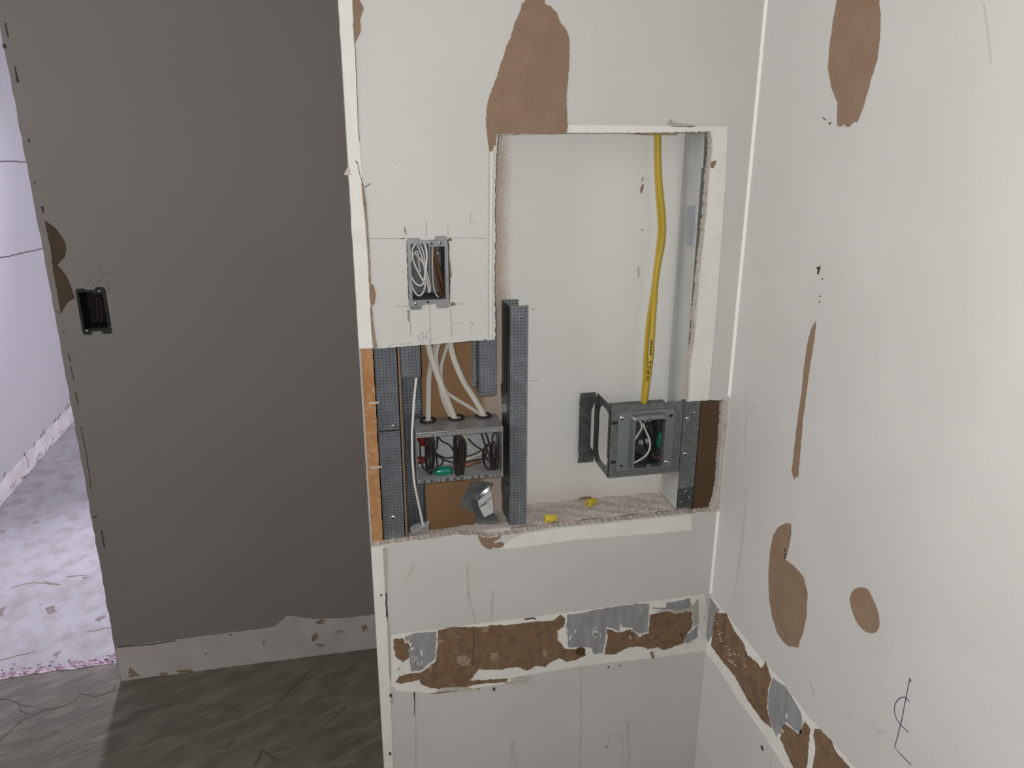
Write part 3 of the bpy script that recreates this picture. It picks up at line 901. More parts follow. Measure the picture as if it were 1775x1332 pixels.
for p in ([(1150, 800), (1175, 785), (1190, 792), (1180, 803), (1160, 806)], [(1140, 845), (1155, 835), (1165, 850), (1150, 868), (1138, 870)], [(1150, 875), (1185, 880), (1175, 888), (1158, 885)], [(1318, 812), (1335, 806), (1342, 820), (1326, 833)],
          [(960, 865), (967, 862), (965, 880), (959, 880)], [(1220, 835), (1245, 828), (1255, 832), (1232, 838)], [(472, 962), (490, 975), (512, 998), (470, 998)], [(580, 985), (600, 980), (618, 988), (590, 993)], [(748, 908), (755, 910), (750, 918)], [(640, 975), (700, 970), (705, 980), (660, 983)]):
    mb.plate([jag(uvW(zc(p, *TW)), 0.008, 0.002, 3)], FW, -0.0002, 0.0012)
mb.build('chip', tancrack, wall_back)
mb = MB()
for p, w in (([(430, 890), (520, 882), (640, 866)], 0.003), ([(840, 845), (845, 843)], 0.004)):
    mb.ribbon(jag(uvW(zc(p, *TW)), 0.02, 0.001, 2, closed=False), FW, w, -0.0002, 0.0013)
for p, w in (([(9, 40), (14, 64)], 0.003), ([(6, 76), (9, 84)], 0.006), ([(25, 113), (31, 143)], [0.001, 0.006]), ([(49, 241), (51, 247)], 0.003), ([(59, 316), (61, 318)], 0.004), ([(73, 358), (75, 370)], [0.006, 0.002]), ([(119, 614), (122, 628)], 0.002), ([(122, 634), (128, 660)], 0.0016),
             ([(131, 680), (135, 700)], 0.002), ([(99, 541), (106, 542)], 0.002), ([(140, 740), (150, 790), (158, 850)], 0.0012), ([(160, 897), (168, 896)], 0.003), ([(176, 920), (181, 950)], 0.003), ([(108, 576), (112, 577)], 0.002)):
    mb.ribbon(uvW(p), FW, w, -0.0002, 0.0008)
mb.build('crack', crackm, wall_back)
mb = MB()
for p in ([(152, 484), (160, 492), (164, 497)], [(160, 478), (168, 486)], [(170, 465), (178, 478), (190, 472)], [(150, 488), (156, 497)], [(184, 500), (190, 488)], [(184, 505), (191, 498), (187, 510)], [(168, 490), (176, 485)]):
    mb.ribbon(uvW(p), FW, 0.0011)
mb.build('pencil_mark', mat('faint_pencil', (0.12, 0.105, 0.10), 0.7), wall_back)

# far room beyond the doorway
mb = MB().box(-1.436, -1.42, 2.14, 6.5, 0, 2.6)
wall_left = struct(mb, 'wall_left', [white_room], 'bright white wall of the far room')
LW = lambda u, v, d: Vector((-1.42 + d, u, v))


def uvL(pts):
    return [(p.y, p.z) for p in (FX(a, b, -1.42) for a, b in pts)]


mb = MB()
for p in ([(-5, 280.5), (20, 280), (45, 281)], [(-5, 447.5), (15, 445), (30, 441), (45, 437), (60, 435), (75, 430)]):
    mb.ribbon(jag(uvL(p), 0.03, 0.002, 5, closed=False), LW, 0.005, -0.0002, 0.0008)
mb.build('crack', mat('grey_crack', (0.12, 0.10, 0.11), 0.9), wall_left)
bz = [(2.2, 0.001), (6.3, 0.001), (6.3, 0.085), (4.6, 0.085), (3.9, 0.09), (3.2, 0.085), (2.2, 0.085)]
patch([jag(bz, 0.04, 0.004, 104)], LW, 'bare_base_band', mat('far_bare_base', (0.72, 0.69, 0.70), 0.9, col2=(0.62, 0.57, 0.57), nscale=12), wall_left, d=0.002)
mb = MB()
rnd = random.Random(9)
for k in range(46):
    y = rnd.uniform(3.1, 5.2)
    z = rnd.choice((0.085, 0.004, 0.01, 0.02)) + rnd.uniform(-0.003, 0.01)
    mb.ribbon([(y, z), (y + rnd.uniform(0.01, 0.06), z + rnd.uniform(-0.01, 0.02))], LW, rnd.uniform(0.002, 0.007), -0.0002, 0.0025)
mb.ribbon([(3.62, 0.10), (3.64, 0.05), (3.63, 0.02)], LW, 0.006, -0.0002, 0.0025)
mb.build('chip', tancrack, wall_left)
mb = MB().box(-1.44, 0.6, 6.5, 6.52, 0, 2.6)
wall_far = struct(mb, 'wall_far', [white_room], 'end wall of the far room')

mb = MB().box(-2.6, 2.2, -1.4, 2.135, -0.05, 0.0)
floor = struct(mb, 'floor', [concrete], 'streaky grey-brown concrete floor')
mb = MB().box(-2.6, 2.2, 2.135, 6.5, -0.05, 0.001)
floor2 = struct(mb, 'floor', [concrete_far], 'pale worn concrete floor of the far room')
GR = ground(0.0)
mb = MB()
for p, w in (([(0, 1212), (18, 1214), (34, 1220), (34, 1232), (60, 1240), (80, 1230), (110, 1225), (130, 1215), (140, 1203), (165, 1208), (196, 1198), (200, 1190)], 0.0025), ([(0, 1283), (30, 1256), (45, 1244)], 0.003),
             ([(33, 1222), (60, 1226), (90, 1212)], 0.0016), ([(475, 1225), (500, 1200), (540, 1160)], 0.0025), ([(390, 1300), (400, 1290), (410, 1283)], 0.003), ([(560, 1260), (600, 1225)], 0.002), ([(440, 1330), (455, 1300), (480, 1318)], 0.004)):
    mb.ribbon(jag(uvG(p), 0.02, 0.003, 4, closed=False), GR, w, -0.001, 0.0006)
mb.build('crack', mat('floor_crack', (0.085, 0.075, 0.062), 0.95), floor)
mb = MB()
rnd = random.Random(14)
for k in range(26):
    a, b = rnd.uniform(0, 180), rnd.uniform(1225, 1332)
    L = rnd.uniform(15, 60)
    mb.ribbon(uvG([(a, b), (a + L, b - L * 0.38)]), GR, rnd.uniform(0.0008, 0.002), -0.001, 0.0004)
for k in range(26):
    a, b = rnd.uniform(240, 640), rnd.uniform(1180, 1332)
    L = rnd.uniform(15, 70)
    mb.ribbon(uvG([(a, b), (a + L, b - L * rnd.uniform(0.45, 0.9))]), GR, rnd.uniform(0.001, 0.003), -0.001, 0.0004)
mb.build('trowel_mark', mat('trowel_groove', (0.14, 0.125, 0.105), 0.9), floor)
G2 = ground(0.001)
mb = MB()
for p in ([(55, 909), (72, 900), (66, 906)], [(78, 1055), (95, 1050), (98, 1060), (85, 1065)], [(165, 1075), (182, 1066), (184, 1070), (172, 1078)], [(92, 1135), (105, 1128), (98, 1140)], [(0, 920), (10, 921), (0, 926)], [(0, 1056), (10, 1052), (6, 1066), (0, 1070)], [(143, 1002), (152, 1000), (146, 1005)]):
    mb.plate([jag(uvG(p, 0.001), 0.012, 0.004, 6)], G2, -0.001, 0.0006)
for p in ([(20, 1018), (60, 1010), (100, 1014)], [(75, 1008), (105, 1015)], [(115, 1000), (150, 998)], [(150, 1096), (195, 1088)], [(0, 1145), (60, 1130)], [(30, 875), (48, 868)]):
    mb.ribbon(jag(uvG(p, 0.001), 0.02, 0.003, 8, closed=False), G2, 0.004, -0.001, 0.0006)
mb.build('dirt_mark', mat('far_dirt', (0.24, 0.195, 0.18), 0.95), floor2)
mb = MB()
rnd = random.Random(15)
for k in range(120):
    a = rnd.uniform(-10, 212)
    b = 1178 - a * 0.142 - abs(rnd.gauss(0, 8)) - 2
    q = [(a, b), (a + rnd.uniform(2, 9), b + rnd.uniform(-3, 1)), (a + rnd.uniform(2, 7), b + rnd.uniform(1, 3))]
    mb.plate([uvG(q, 0.001)], G2, -0.001, 0.0012)
MB().plate([jag(uvG([(-150, 1200), (60, 1169), (140, 1158), (212, 1147), (211, 1136), (150, 1148), (70, 1160), (-150, 1190)], 0.001), 0.02, 0.004, 16)], G2, -0.001, 0.0004).build('mauve_stain', mat('mauve_stain', (0.50, 0.40, 0.47), 0.9, col2=(0.43, 0.34, 0.39), nscale=30), floor2)
mb.build('paint_chip', mat('mauve_chip', (0.36, 0.20, 0.31), 0.9, col2=(0.30, 0.22, 0.24), nscale=60), floor2)

# ------------------------------------------------------------------ studs
DZ = MATS['dimpled_zinc']


def phillips(mb_, c, r=0.0042, axis=(0, -1, 0)):
    return mb_.lathe(c, axis, [(0, r), (0.0012, r), (0.0022, r * 0.7), (0.0024, r * 0.45), (0.001, r * 0.25), (0.001, 0.0001)], 14)


def screw(c, parent, r=0.0042):
    s_ = phillips(MB(), c, r).build('screw', screwm, parent, smooth=True)
    q = MB()
    y = c[1] - 0.0024
    q.box(c[0] - r * 0.55, c[0] + r * 0.55, y - 0.0002, y + 0.0006, c[2] - r * 0.12, c[2] + r * 0.12)
    q.box(c[0] - r * 0.12, c[0] + r * 0.12, y - 0.0002, y + 0.0006, c[2] - r * 0.55, c[2] + r * 0.55)
    q.build('cross_slot', rubber, s_)
    return s_


def stud_flange(name, x0, x1, z0, z1, parent, y=YS, lipx=True, m=None):
    q = MB()
    q.box(x0, x1, y, y + 0.0009, z0, z1)
    if lipx:
        q.box(x1 - 0.0009, x1, y, y + 0.008, z0, z1)
    return q.build(name, m or DZ, parent)


zt = 1.205
t = thing('metal_stud', 'dimpled metal stud at the left edge, scored across halfway up its flange', 'metal stud', (0.063, 1.30, 0.76))
stud_flange('flange', 0.0445, 0.0815, 1.0030, zt, t)
stud_flange('flange', 0.0450, 0.0818, 0.760, 1.0005, t)
MB().box(0.0445, 0.0454, YS + 0.0012, YB - 0.001, 0.76, zt).build('web', zinc_flat, t)
MB().box(0.0454, 0.0815, YB - 0.0022, YB - 0.001, 0.76, zt).build('rear_flange', zinc_flat, t)
c = F(681, 898, YS)
screw(tuple(c), t, 0.0045)
c = F(682, 739, YS)
screw(tuple(c), t, 0.003)
t = thing('metal_stud', 'second dimpled metal stud from the left, stepped where its upper flange ends', 'metal stud', (0.10, 1.31, 0.76))
q0, q1 = F(698, 610, YS), F(734.5, 652.5, YS)
stud_flange('flange', 0.0875, 0.1205, q1.z, zt, t)
x1_ = F(732, 720, 1.332).x
stud_flange('rear_flange', 0.0885, x1_, 0.765, zt, t, y=1.332, lipx=False)
MB().box(x1_ - 0.0009, x1_, 1.324, 1.332, 0.765, zt).build('return_lip', zinc_dark, t)
MB().box(0.0872, 0.0882, YS + 0.0012, YB - 0.001, 0.765, zt).build('web', zinc_flat, t)
o = MB().box(0.0828, 0.0862, YS + 0.0015, YS + 0.02, 0.765, zt).build('backing_strip', kraft)
tag(o, 'thin brown board strip standing between the two left studs', 'board strip')
t = thing('metal_stud', 'short dimpled stud stub hanging below the cut, with a narrow strip beside it', 'metal stud', (0.225, 1.30, 1.06))
a, b = F(830.5, 640, YS), F(859.5, 640, YS)
zb = F(845, 687, YS).z
mb = MB().plate([[(a.x, zt), (b.x, zt), (b.x, zb + 0.004), (b.x - 0.004, zb), (a.x, zb)]], front(YS), -0.0009, 0.0)
mb.build('flange', DZ, t)
MB().box(a.x, a.x + 0.0009, YS + 0.001, YS + 0.03, zb, zt).build('web', zinc_dark, t)
a2, b2, zb2 = F(818.5, 640, YS), F(825.5, 640, YS), F(822, 672, YS).z
MB().box(a2.x, b2.x, YS + 0.004, YS + 0.005, zb2, zt).build('narrow_strip', DZ, t)
MB().box(b2.x, a.x, YS + 0.0075, YS + 0.0085, zb2 + 0.01, zt).build('bridge', zinc_dark, t)
t = thing('metal_stud', 'freestanding dimpled metal channel stud dividing the left bay from the tall opening', 'metal stud', (0.285, 1.298, 0.799))
xw, xf = 0.2703, 0.3015
MB().box(xw, xf, YS, YS + 0.0010, 0.7995, 1.2075).build('flange', DZ, t)
MB().prism([(xw, YS, 0.7995), (xw, 1.331, 0.7995), (xw, 1.331, 1.2045), (xw, YS, 1.2075)], (0.0009, 0, 0)).build('web', zinc_dark, t)
MB().box(xw, xw + 0.030, 1.330, 1.331, 0.7995, 1.2045).build('rear_flange', DZ, t)
MB().box(xf - 0.0009, xf, YS + 0.0006, YS + 0.006, 0.7995, 1.2075).build('return_lip', zinc_flat, t)
c = F(901, 551.5, YS)
MB().lathe(c, (0, -1, 0), [(0, 0.0034), (0.0008, 0.003), (0.0009, 0.0015)], 12).build('rivet', screwm, t, smooth=True)
c = F(902, 551.5, YS)
MB().lathe(c + Vector((0, -0.0009, 0)), (0, -1, 0), [(0, 0.0019), (0.0003, 0.0018)], 12).build('rivet_hole', rubber, t)
t = thing('metal_stud', 'white-painted metal stud on the right of the opening, bare zinc at its foot', 'metal stud', (0.61, 1.30, 0.80))
xs, xe = 0.5955, 0.6285
zbt = 1.5 - 0.5517 * 1.266
MB().box(xs, xs + 0.0009, YS + 0.0001, 1.338, 0.7985, 1.56).build('web', steel_white, t)['label'] = 'white-painted web'
MB().box(xs + 0.0001, xe, YS, YS + 0.0009, 0.80, 1.56).build('flange', zinc_flat, t)['label'] = 'bare grey zinc flange'
MB().box(xe - 0.0009, xe, YS + 0.001, YS + 0.008, 0.80, 1.56).build('return_lip', zinc_flat, t)
MB().box(xs - 0.002, xs + 0.0009, 1.328, 1.336, 0.7985, 1.56).build('bend_ridge', steel_white, t)


def onweb(px, py):
    r = ray(px, py)
    p = Vector((0, 0, EYE)) + r * (xs / r.x)
    return (p.y, p.z)


WBF = right(xs)
o = MB().plate([[onweb(*p) for p in ((1191.5, 357), (1206, 355), (1205, 400), (1203, 406), (1200.5, 427), (1190, 426), (1189.5, 406), (1188.5, 402))]], WBF, -0.0003, 0.0004).build('bare_patch', mat('bare_blue_zinc', (0.30, 0.33, 0.38), 0.5, 0.3, col2=(0.42, 0.45, 0.5), nscale=160, nlo=0.3, nhi=0.7), t)
o['label'] = 'stepped unpainted grey-blue patch'
mb = MB().plate([[onweb(*p) for p in ((1194, 232), (1221, 232), (1218.5, 291), (1190, 293))]], WBF, -0.0003, 0.0012)
mb.build('upper_lap', steel_white, t)
MB().ribbon([onweb(*p) for p in ((1163, 830), (1168, 845), (1172, 858))], WBF, 0.003, -0.0002, 0.0006).build('scratch', smudge, t)
mb = MB().plate([[(xs + 0.0005, 0.8015), (xe - 0.0005, 0.8015), (xe - 0.0005, 0.842), (xs + 0.0005, 0.839)]], front(YS), -0.0002, 0.0008)
o = mb.build('foot_patch', mat('dark_green_zinc', (0.05, 0.06, 0.055), 0.5, 0.3, col2=(0.08, 0.09, 0.085), nscale=120), t)
o['label'] = 'dark stained foot of the flange'
mb = MB()
for (x, y) in ((1182, 843), (1187, 852), (1194, 862), (1181, 870), (1189, 850)):
    c = F(x, y, YS)
    mb.plate([disc(c.x, c.z, 0.0011, 6)], front(YS), 0, 0.0012)
mb.build('plaster_speck', bare, t)

# ------------------------------------------------------------------ the large box in the left bay
bx0, bx1, by0, by1, bz0, bz1 = 0.1062, 0.2562, 1.2515, 1.316, 0.9085, 1.0005
t = thing('junction_box', 'wide open metal junction box full of black wires in the left bay', 'junction box', ((bx0 + bx1) / 2, by0, bz0))
gro = [(741.7, 730), (791, 725.7), (838, 722)]
gp = [FZ(x, y, bz1) for x, y in gro]
th = 0.0012
mb = MB().plate([[(bx0, by0), (bx1, by0), (bx1, by1), (bx0, by1)]] + [disc(p.x, p.y, 0.0112, 20) for p in gp], ground(bz1), -th, 0.0)
top = mb.build('top_panel', zinc_box, t)
MB().box(bx0, bx1, by0, by1, bz0, bz0 + th).build('bottom_panel', mat('pale_box_floor', (0.46, 0.45, 0.44), 0.5, 0.15, col2=(0.40, 0.39, 0.38), nscale=50), t)
lo_marks, up_marks = [], []
rnd = random.Random(2)
x = bx0 + 0.005
while x < bx1 - 0.006:
    w = rnd.choice((0.001, 0.0014, 0.005, 0.007))
    lo_marks.append((x, x + w, by0 - 0.0031, by0 - 0.0024, bz0 - 0.0005, bz0 + 0.0042))
    x += w + rnd.uniform(0.003, 0.008)
x = bx0 + 0.004
while x < bx1 - 0.004:
    w = rnd.choice((0.0006, 0.001, 0.0012))
    up_marks.append((x, x + w, by0 - 0.0017, by0 - 0.0011, bz1 - 0.0097, bz1 - rnd.uniform(0.005, 0.007)))
    x += w + rnd.uniform(0.003, 0.008)
lipm = MB().box(bx0, bx1, by0 - 0.0025, by0, bz0 - 0.0015, bz0 + 0.005)
for q_ in lo_marks:
    lipm.box(*q_, 1)
lo_lip = lipm.build('front_lip', [zinc_box, zinc_dark], t)
upm = MB().box(bx0, bx1, by0 - 0.0012, by0 + 0.0005, bz1 - 0.0095, bz1 - 0.003)
for q_ in up_marks:
    upm.box(*q_, 1)
up_lip = upm.build('front_lip', [zinc_box, zinc_dark], t)
MB().tube([(bx0, by0, bz1 - 0.0015), (bx1, by0, bz1 - 0.0015)], 0.0021, 8).build('rolled_edge', screwm, t, smooth=True)
for xx, lb in ((bx0, 0), (bx1 - th, 1)):
    MB().box(xx, xx + th, by0, by1, bz0 + th, bz1 - th).build('side_panel', zinc_box, t)
bk = MB().box(bx0 + th, bx1 - th, by1 - th, by1, bz0 + th, bz1 - th).build('back_panel', zinc_back, t)
for x in (0.165, 0.232):
    MB().tube([(x + 0.011 * math.cos(a / 18 * 2 * math.pi), by1 - th - 0.0003, 0.983 + 0.011 * math.sin(a / 18 * 2 * math.pi)) for a in range(18)], 0.0006, 6, True).build('knockout', zinc_flat, bk)
for p in gp:
    mb = MB().tube([(p.x + 0.0122 * math.cos(a / 24 * 2 * math.pi), p.y + 0.0122 * math.sin(a / 24 * 2 * math.pi), bz1 + 0.0016) for a in range(24)], 0.0026, 8, True)
    mb.build('grommet', rubber, t, smooth=True)['label'] = 'black rubber grommet ring'
# mounting ears bent up against the dividing stud
for pg in ([(869, 665), (872, 664), (880, 680), (880, 699), (870, 698)], [(869.5, 829), (880, 842), (880.5, 860), (870, 855)]):
    mb = MB().prism([F(x, y, 1.318 - 0.045 * ((x - 869) / 12)) for x, y in pg], (-0.0012, 0, 0))
    mb.build('mounting_ear', zinc_flat, t)
c = F(871.5, 708, 1.29)
MB().lathe((bx1 + 0.010, c.y, c.z), (0.35, -1, 0.1), [(0, 0.008), (0.001, 0.0085), (0.0016, 0.0075)], 22).build('knockout_disc', adhesive, t)

# cables dropping into the box
TC = (620, 580, 5.547)


def cable(label, pts, y_of, half, thick, m, name='cable', cat='cable', group=None):
    P = zc(pts, *TC)
    n = len(P)
    w = [F(x, y, y_of(i / (n - 1))) for i, (x, y) in enumerate(P)]
    path = spline(w, 8)
    q = MB().tube(path, half, 12, flat=((0, 1, 0), half, thick))
    return tag(q.build(name, m, smooth=True), label, cat, group)


def to_grommet(k, px):
    return lambda s: 1.285 + (gp[k].y - 1.285) * max(0.0, (s - 0.4) / 0.6)


CG = 'white cables feeding the junction box'
cable('white flat cable dropping straight into the left grommet', [(800, 40), (752, 110), (722, 220), (697, 340), (684, 450), (680, 620), (679, 780), (679, 850), (679, 900)], lambda s: 1.318 + (gp[0].y - 1.318) * s, 0.0048, 0.0027, jacket, group=CG)
cable('broad white flat cable slanting right across the others into the middle grommet', [(672, 60), (690, 160), (725, 280), (765, 390), (805, 490), (845, 590), (885, 690), (918, 770), (938, 830), (945, 880)], lambda s: 1.274 + (gp[1].y - 0.004 - 1.274) * s, 0.0050, 0.0027, jacket, group=CG)
cable('white flat cable running behind the broad one into the middle grommet', [(785, 60), (758, 150), (752, 240), (765, 340), (785, 440), (810, 570), (850, 690), (890, 770), (915, 830), (925, 880)], lambda s: 1.296 + (gp[1].y + 0.006 - 1.296) * s, 0.0045, 0.0026, jacket, group=CG)
cable('white flat cable looping under the crossing and right to the right grommet', [(875, 60), (840, 180), (808, 290), (800, 400), (822, 500), (870, 570), (960, 630), (1060, 690), (1150, 750), (1205, 800), (1230, 850)], lambda s: 1.309 + (gp[2].y + 0.006 - 1.309) * s, 0.0036, 0.0024, jacket, group=CG)
cable('rightmost white flat cable curving down alone to the right grommet', [(885, 50), (905, 160), (935, 260), (980, 370), (1035, 480), (1100, 580), (1160, 680), (1205, 760), (1222, 830)], lambda s: 1.280 + (gp[2].y - 0.003 - 1.280) * s, 0.0050, 0.0027, jacket, group=CG)
# thin cord in front of the second stud
P = [(722, 655), (718.5, 688), (716, 724), (714.6, 745), (714.6, 780), (715.6, 805), (719, 841), (726.4, 877), (732, 904), (734, 914)]
w = [F(x, y, yy) for (x, y), yy in zip(P, (1.262, 1.258, 1.252, 1.249, 1.248, 1.248, 1.252, 1.260, 1.264, 1.267))]
q = MB().tube(spline(w, 6), 0.002, 10, flat=((0, 1, 0), 0.0019, 0.0011))
o = q.build('cord', white_wire, smooth=True)
tag(o, 'thin white cord hanging in front of the second stud from the left', 'cord')
# small shiny clip it ends in
pl = zc([(95, 850), (130, 825), (290, 790), (330, 770), (405, 748), (395, 800), (385, 915), (340, 905), (230, 930), (105, 955)], 700, 820, 8.875)
mb = MB()
n = len(pl)
fr_ = [F(x, y, 1.262 + 0.006 * abs(i - 4.5) / 4.5) for i, (x, y) in enumerate(pl)]
mb.prism(fr_, (0, 0.007, 0))
o = mb.build('metal_clip', zinc_box, bevel=0.0016)
tag(o, 'small crumpled shiny metal clip at the foot of the thin white cord', 'metal clip')

# ------------------------------------------------------------------ wires inside the large box
TX = (700, 700, 9.342)


def yy(px, py, Y):
    a, b = zc([(px, py)], *TX)[0]
    return F(a, b, Y)


def wire(parent, pts, Y, r, m, closed=False, name='wire', per=6, T=TX):
    n = len(pts)
    P = zc(pts, *T)
    w_ = []
    for i, (x, y) in enumerate(P):
        Yi = Y[i] if isinstance(Y, (list, tuple)) else Y
        w_.append(F(x, y, Yi))
    return MB().tube(spline(w_, per, closed), r, 8, closed).build(name, m, parent, smooth=True)


def bundle(label, cxp, loops, seed, y0):
    rr = random.Random(seed)
    tt = thing('wire_bundle', label, 'wires', yy(cxp, loops[0][3], y0), 'folded black wire bundles in the junction box')
    for i, (a, b, t0, t1) in enumerate(loops):      # left x, right x, top, bottom of each long loop
        ym = y0 + rr.uniform(-0.008, 0.008)
        m_ = (a + b) / 2
        wv = lambda: rr.uniform(-6, 6)
        pts = [(m_, t0), (b + wv(), t0 + 60), (b + wv(), t0 + 0.4 * (t1 - t0)), (b - 8 + wv(), t0 + 0.75 * (t1 - t0)), (m_ + 6, t1), (a + 6 + wv(), t0 + 0.75 * (t1 - t0)), (a + wv(), t0 + 0.4 * (t1 - t0)), (a + wv(), t0 + 60)]
        dd = 0.004
        wire(tt, pts, [ym, ym - dd, ym - dd, ym - dd / 2, ym, ym + dd, ym + dd, ym + dd / 2], 0.00125, black_wire, True)
    return tt


bundle('folded black wire bundle at the left of the wide box', 420, [(348, 425, 535, 1130), (372, 462, 545, 1150), (405, 490, 540, 1080), (425, 470, 570, 1140), (352, 480, 560, 1040)], 1, 1.264)
bundle('folded black wire bundle in the middle of the wide box', 890, [(808, 880, 505, 1195), (832, 905, 515, 1200), (858, 940, 520, 1150), (890, 972, 525, 1150), (905, 1003, 560, 1040), (845, 925, 535, 1180), (925, 985, 600, 1150)], 2, 1.258)
bundle('loose black wire bundle at the right of the wide box', 1450, [(1440, 1535, 465, 1060), (1395, 1480, 640, 1070), (1300, 1420, 660, 1075), (1420, 1520, 620, 840), (1330, 1500, 640, 960)], 3, 1.262)
J = 'single black wires crossing the junction box'
for label, pts, Y in (
        ('black wire swagging from the left bundle to the middle one', [(470, 720), (520, 800), (600, 850), (700, 880), (820, 860)], 1.268),
        ('lower black wire sagging from the left bundle to the middle one', [(480, 790), (560, 860), (680, 920), (780, 950), (860, 965)], 1.262),
        ('black wire rising from the middle bundle to the right one', [(980, 850), (1080, 840), (1180, 800), (1270, 745), (1360, 680), (1430, 640)], 1.262),
        ('lower black wire running from the middle bundle to the right one', [(970, 945), (1090, 925), (1200, 905), (1300, 895), (1390, 870)], 1.260),
        ('black wire curling down left of the left bundle past the red nuts', [(262, 560), (262, 780), (285, 960), (330, 1060), (390, 1090), (470, 1070), (530, 1040)], 1.257),
        ('thin black wire slanting from the top left toward the middle bundle', [(555, 545), (620, 610), (740, 670), (800, 760)], 1.285),
        ('black wire hanging straight between the left and middle bundles', [(540, 525), (535, 700), (505, 760), (530, 880), (545, 1090)], 1.266),
        ('black wire hooking under the swags above the green nut', [(560, 840), (620, 890), (630, 940), (600, 990), (550, 1010)], 1.270),
        ('steep black wire entering the right bundle from the top', [(1250, 470), (1290, 600), (1340, 740), (1410, 900), (1470, 1080)], 1.258),
        ('second steep black wire in the right of the box beside the first', [(1320, 470), (1360, 580), (1400, 720), (1450, 900), (1530, 1060)], 1.266),
        ('black wire dropping in a wide hook at the lower right', [(1280, 750), (1275, 880), (1310, 1000), (1390, 1070), (1440, 1040), (1420, 930), (1380, 820)], 1.256),
        ('pair-forming black wire sloping right from the top middle', [(1045, 570), (1120, 650), (1200, 710), (1290, 760)], 1.288)):
    o = wire(None, pts, Y, 0.00145, black_wire)
    tag(o, label, 'wire', J)
for label, pts, Y, m, r in (
        ('white wire hanging down the far left of the wide box', [(305, 600), (300, 760), (310, 950)], 1.285, white_wire, 0.002),
        ('pale wire sloping behind the left swag in the wide box', [(570, 530), (680, 590), (800, 650)], 1.302, cream_wire, 0.0013),
        ('thick cream cable end at the top middle of the wide box', [(960, 500), (1000, 560), (1030, 640)], 1.290, cream_wire, 0.003),
        ('cream wire fanning right from the cable end, upper one', [(1000, 600), (1090, 650), (1200, 720), (1290, 800)], 1.298, cream_wire, 0.0014),
        ('cream wire fanning right from the cable end, lower one', [(1000, 640), (1060, 710), (1160, 790), (1260, 850)], 1.297, white_wire, 0.0014),
        ('copper wire end shining at the right side of the wide box', [(1505, 800), (1515, 900), (1540, 1010)], 1.258, copper, 0.0013)):
    tag(wire(None, pts, Y, r, m), label, 'wire')
# twisted white pair
t = thing('twisted_wires', 'twisted rope of white wires behind the black ones at right', 'wires', yy(1190, 850, 1.285))
for k in range(4):
    pts = []
    for i in range(34):
        s = i / 33
        x = 980 + (1330 - 980) * s
        y = 925 - 165 * s + (60 * (s - 0.6) if s > 0.6 else 0)
        a = 17 * s + k * math.pi / 2
        w_ = yy(x, y, 1.287)
        pts.append(w_ + Vector((0, 0.0028 * math.cos(a), 0.0032 * math.sin(a))))
    MB().tube(pts, 0.0015, 8).build('wire', white_wire if k % 2 else cream_wire, t, smooth=True)
t = thing('twisted_wires', 'twisted bare copper wires running into the green wire nut', 'wires', yy(1000, 1020, 1.282))
for k in range(3):
    pts = []
    for i in range(40):
        s = i / 39
        a = 22 * s + k * 2 * math.pi / 3
        w_ = yy(760 + 480 * s, 1050 - 110 * s, 1.282)
        pts.append(w_ + Vector((0, 0.0017 * math.cos(a), 0.0019 * math.sin(a))))
    MB().tube(pts, 0.0010, 8).build('wire', copper, t, smooth=True)


def nut(name, label, base, axis, prof, m, ribs=0, seg=28, cat='wire nut', group=None):
    o_ = MB().lathe(base, axis, prof, seg, ribs, 0.06).build(name, m, smooth=not ribs)
    return tag(o_, label, cat, group)


a, b = yy(490, 1105, 1.272), yy(790, 1080, 1.274)
L = (b - a).length
nut('wire_nut', 'green wire nut lying on the floor of the wide box', a, b - a, [(0, 0.0045), (0.002, 0.0066), (0.005, 0.0078), (L * 0.55, 0.0080), (L * 0.8, 0.0077), (L * 0.93, 0.0064), (L, 0.0035)], green_nut)
a = yy(275, 535, 1.272)
nut('wire_nut', 'dark red wire nut pointing down at the upper left of the wide box', a, (0.12, -0.1, -1), [(0, 0.0085), (0.003, 0.0082), (0.0085, 0.0058), (0.015, 0.0042), (0.0165, 0.003)], red_nut, 12)
a = yy(205, 918, 1.276)
nut('wire_nut', 'red wire nut lying sideways lower left in the wide box', a, (1, -0.05, 0), [(0, 0.0062), (0.004, 0.0065), (0.010, 0.0060), (0.0155, 0.0052), (0.017, 0.004)], red_nut, 12)

# ------------------------------------------------------------------ crumpled sheet metal under the box
TM = (700, 820, 8.875)
t = thing('crumpled_metal', 'crumpled grey sheet metal scrap standing under the wide box', 'metal scrap', F(845, 905, 1.285))


def facet(pts, ys, name, m, sm=False):
    P_ = zc(pts, *TM)
    w_ = [F(x, y, Y) for (x, y), Y in zip(P_, ys)]
    mb_ = MB()
    c_ = sum(w_, Vector((0, 0, 0))) / len(w_)
    n_ = len(w_)
    off = Vector((0, 0.0011, 0))
    mb_.add([c_] + w_ + [c_ + off] + [p + off for p in w_],
            [(0, 1 + i, 1 + (i + 1) % n_) for i in range(n_)] + [(n_ + 1, n_ + 2 + (i + 1) % n_, n_ + 2 + i) for i in range(n_)] + [(1 + i, 1 + (i + 1) % n_, n_ + 2 + (i + 1) % n_, n_ + 2 + i) for i in range(n_)])
    return mb_.build(name, m, t, smooth=sm)


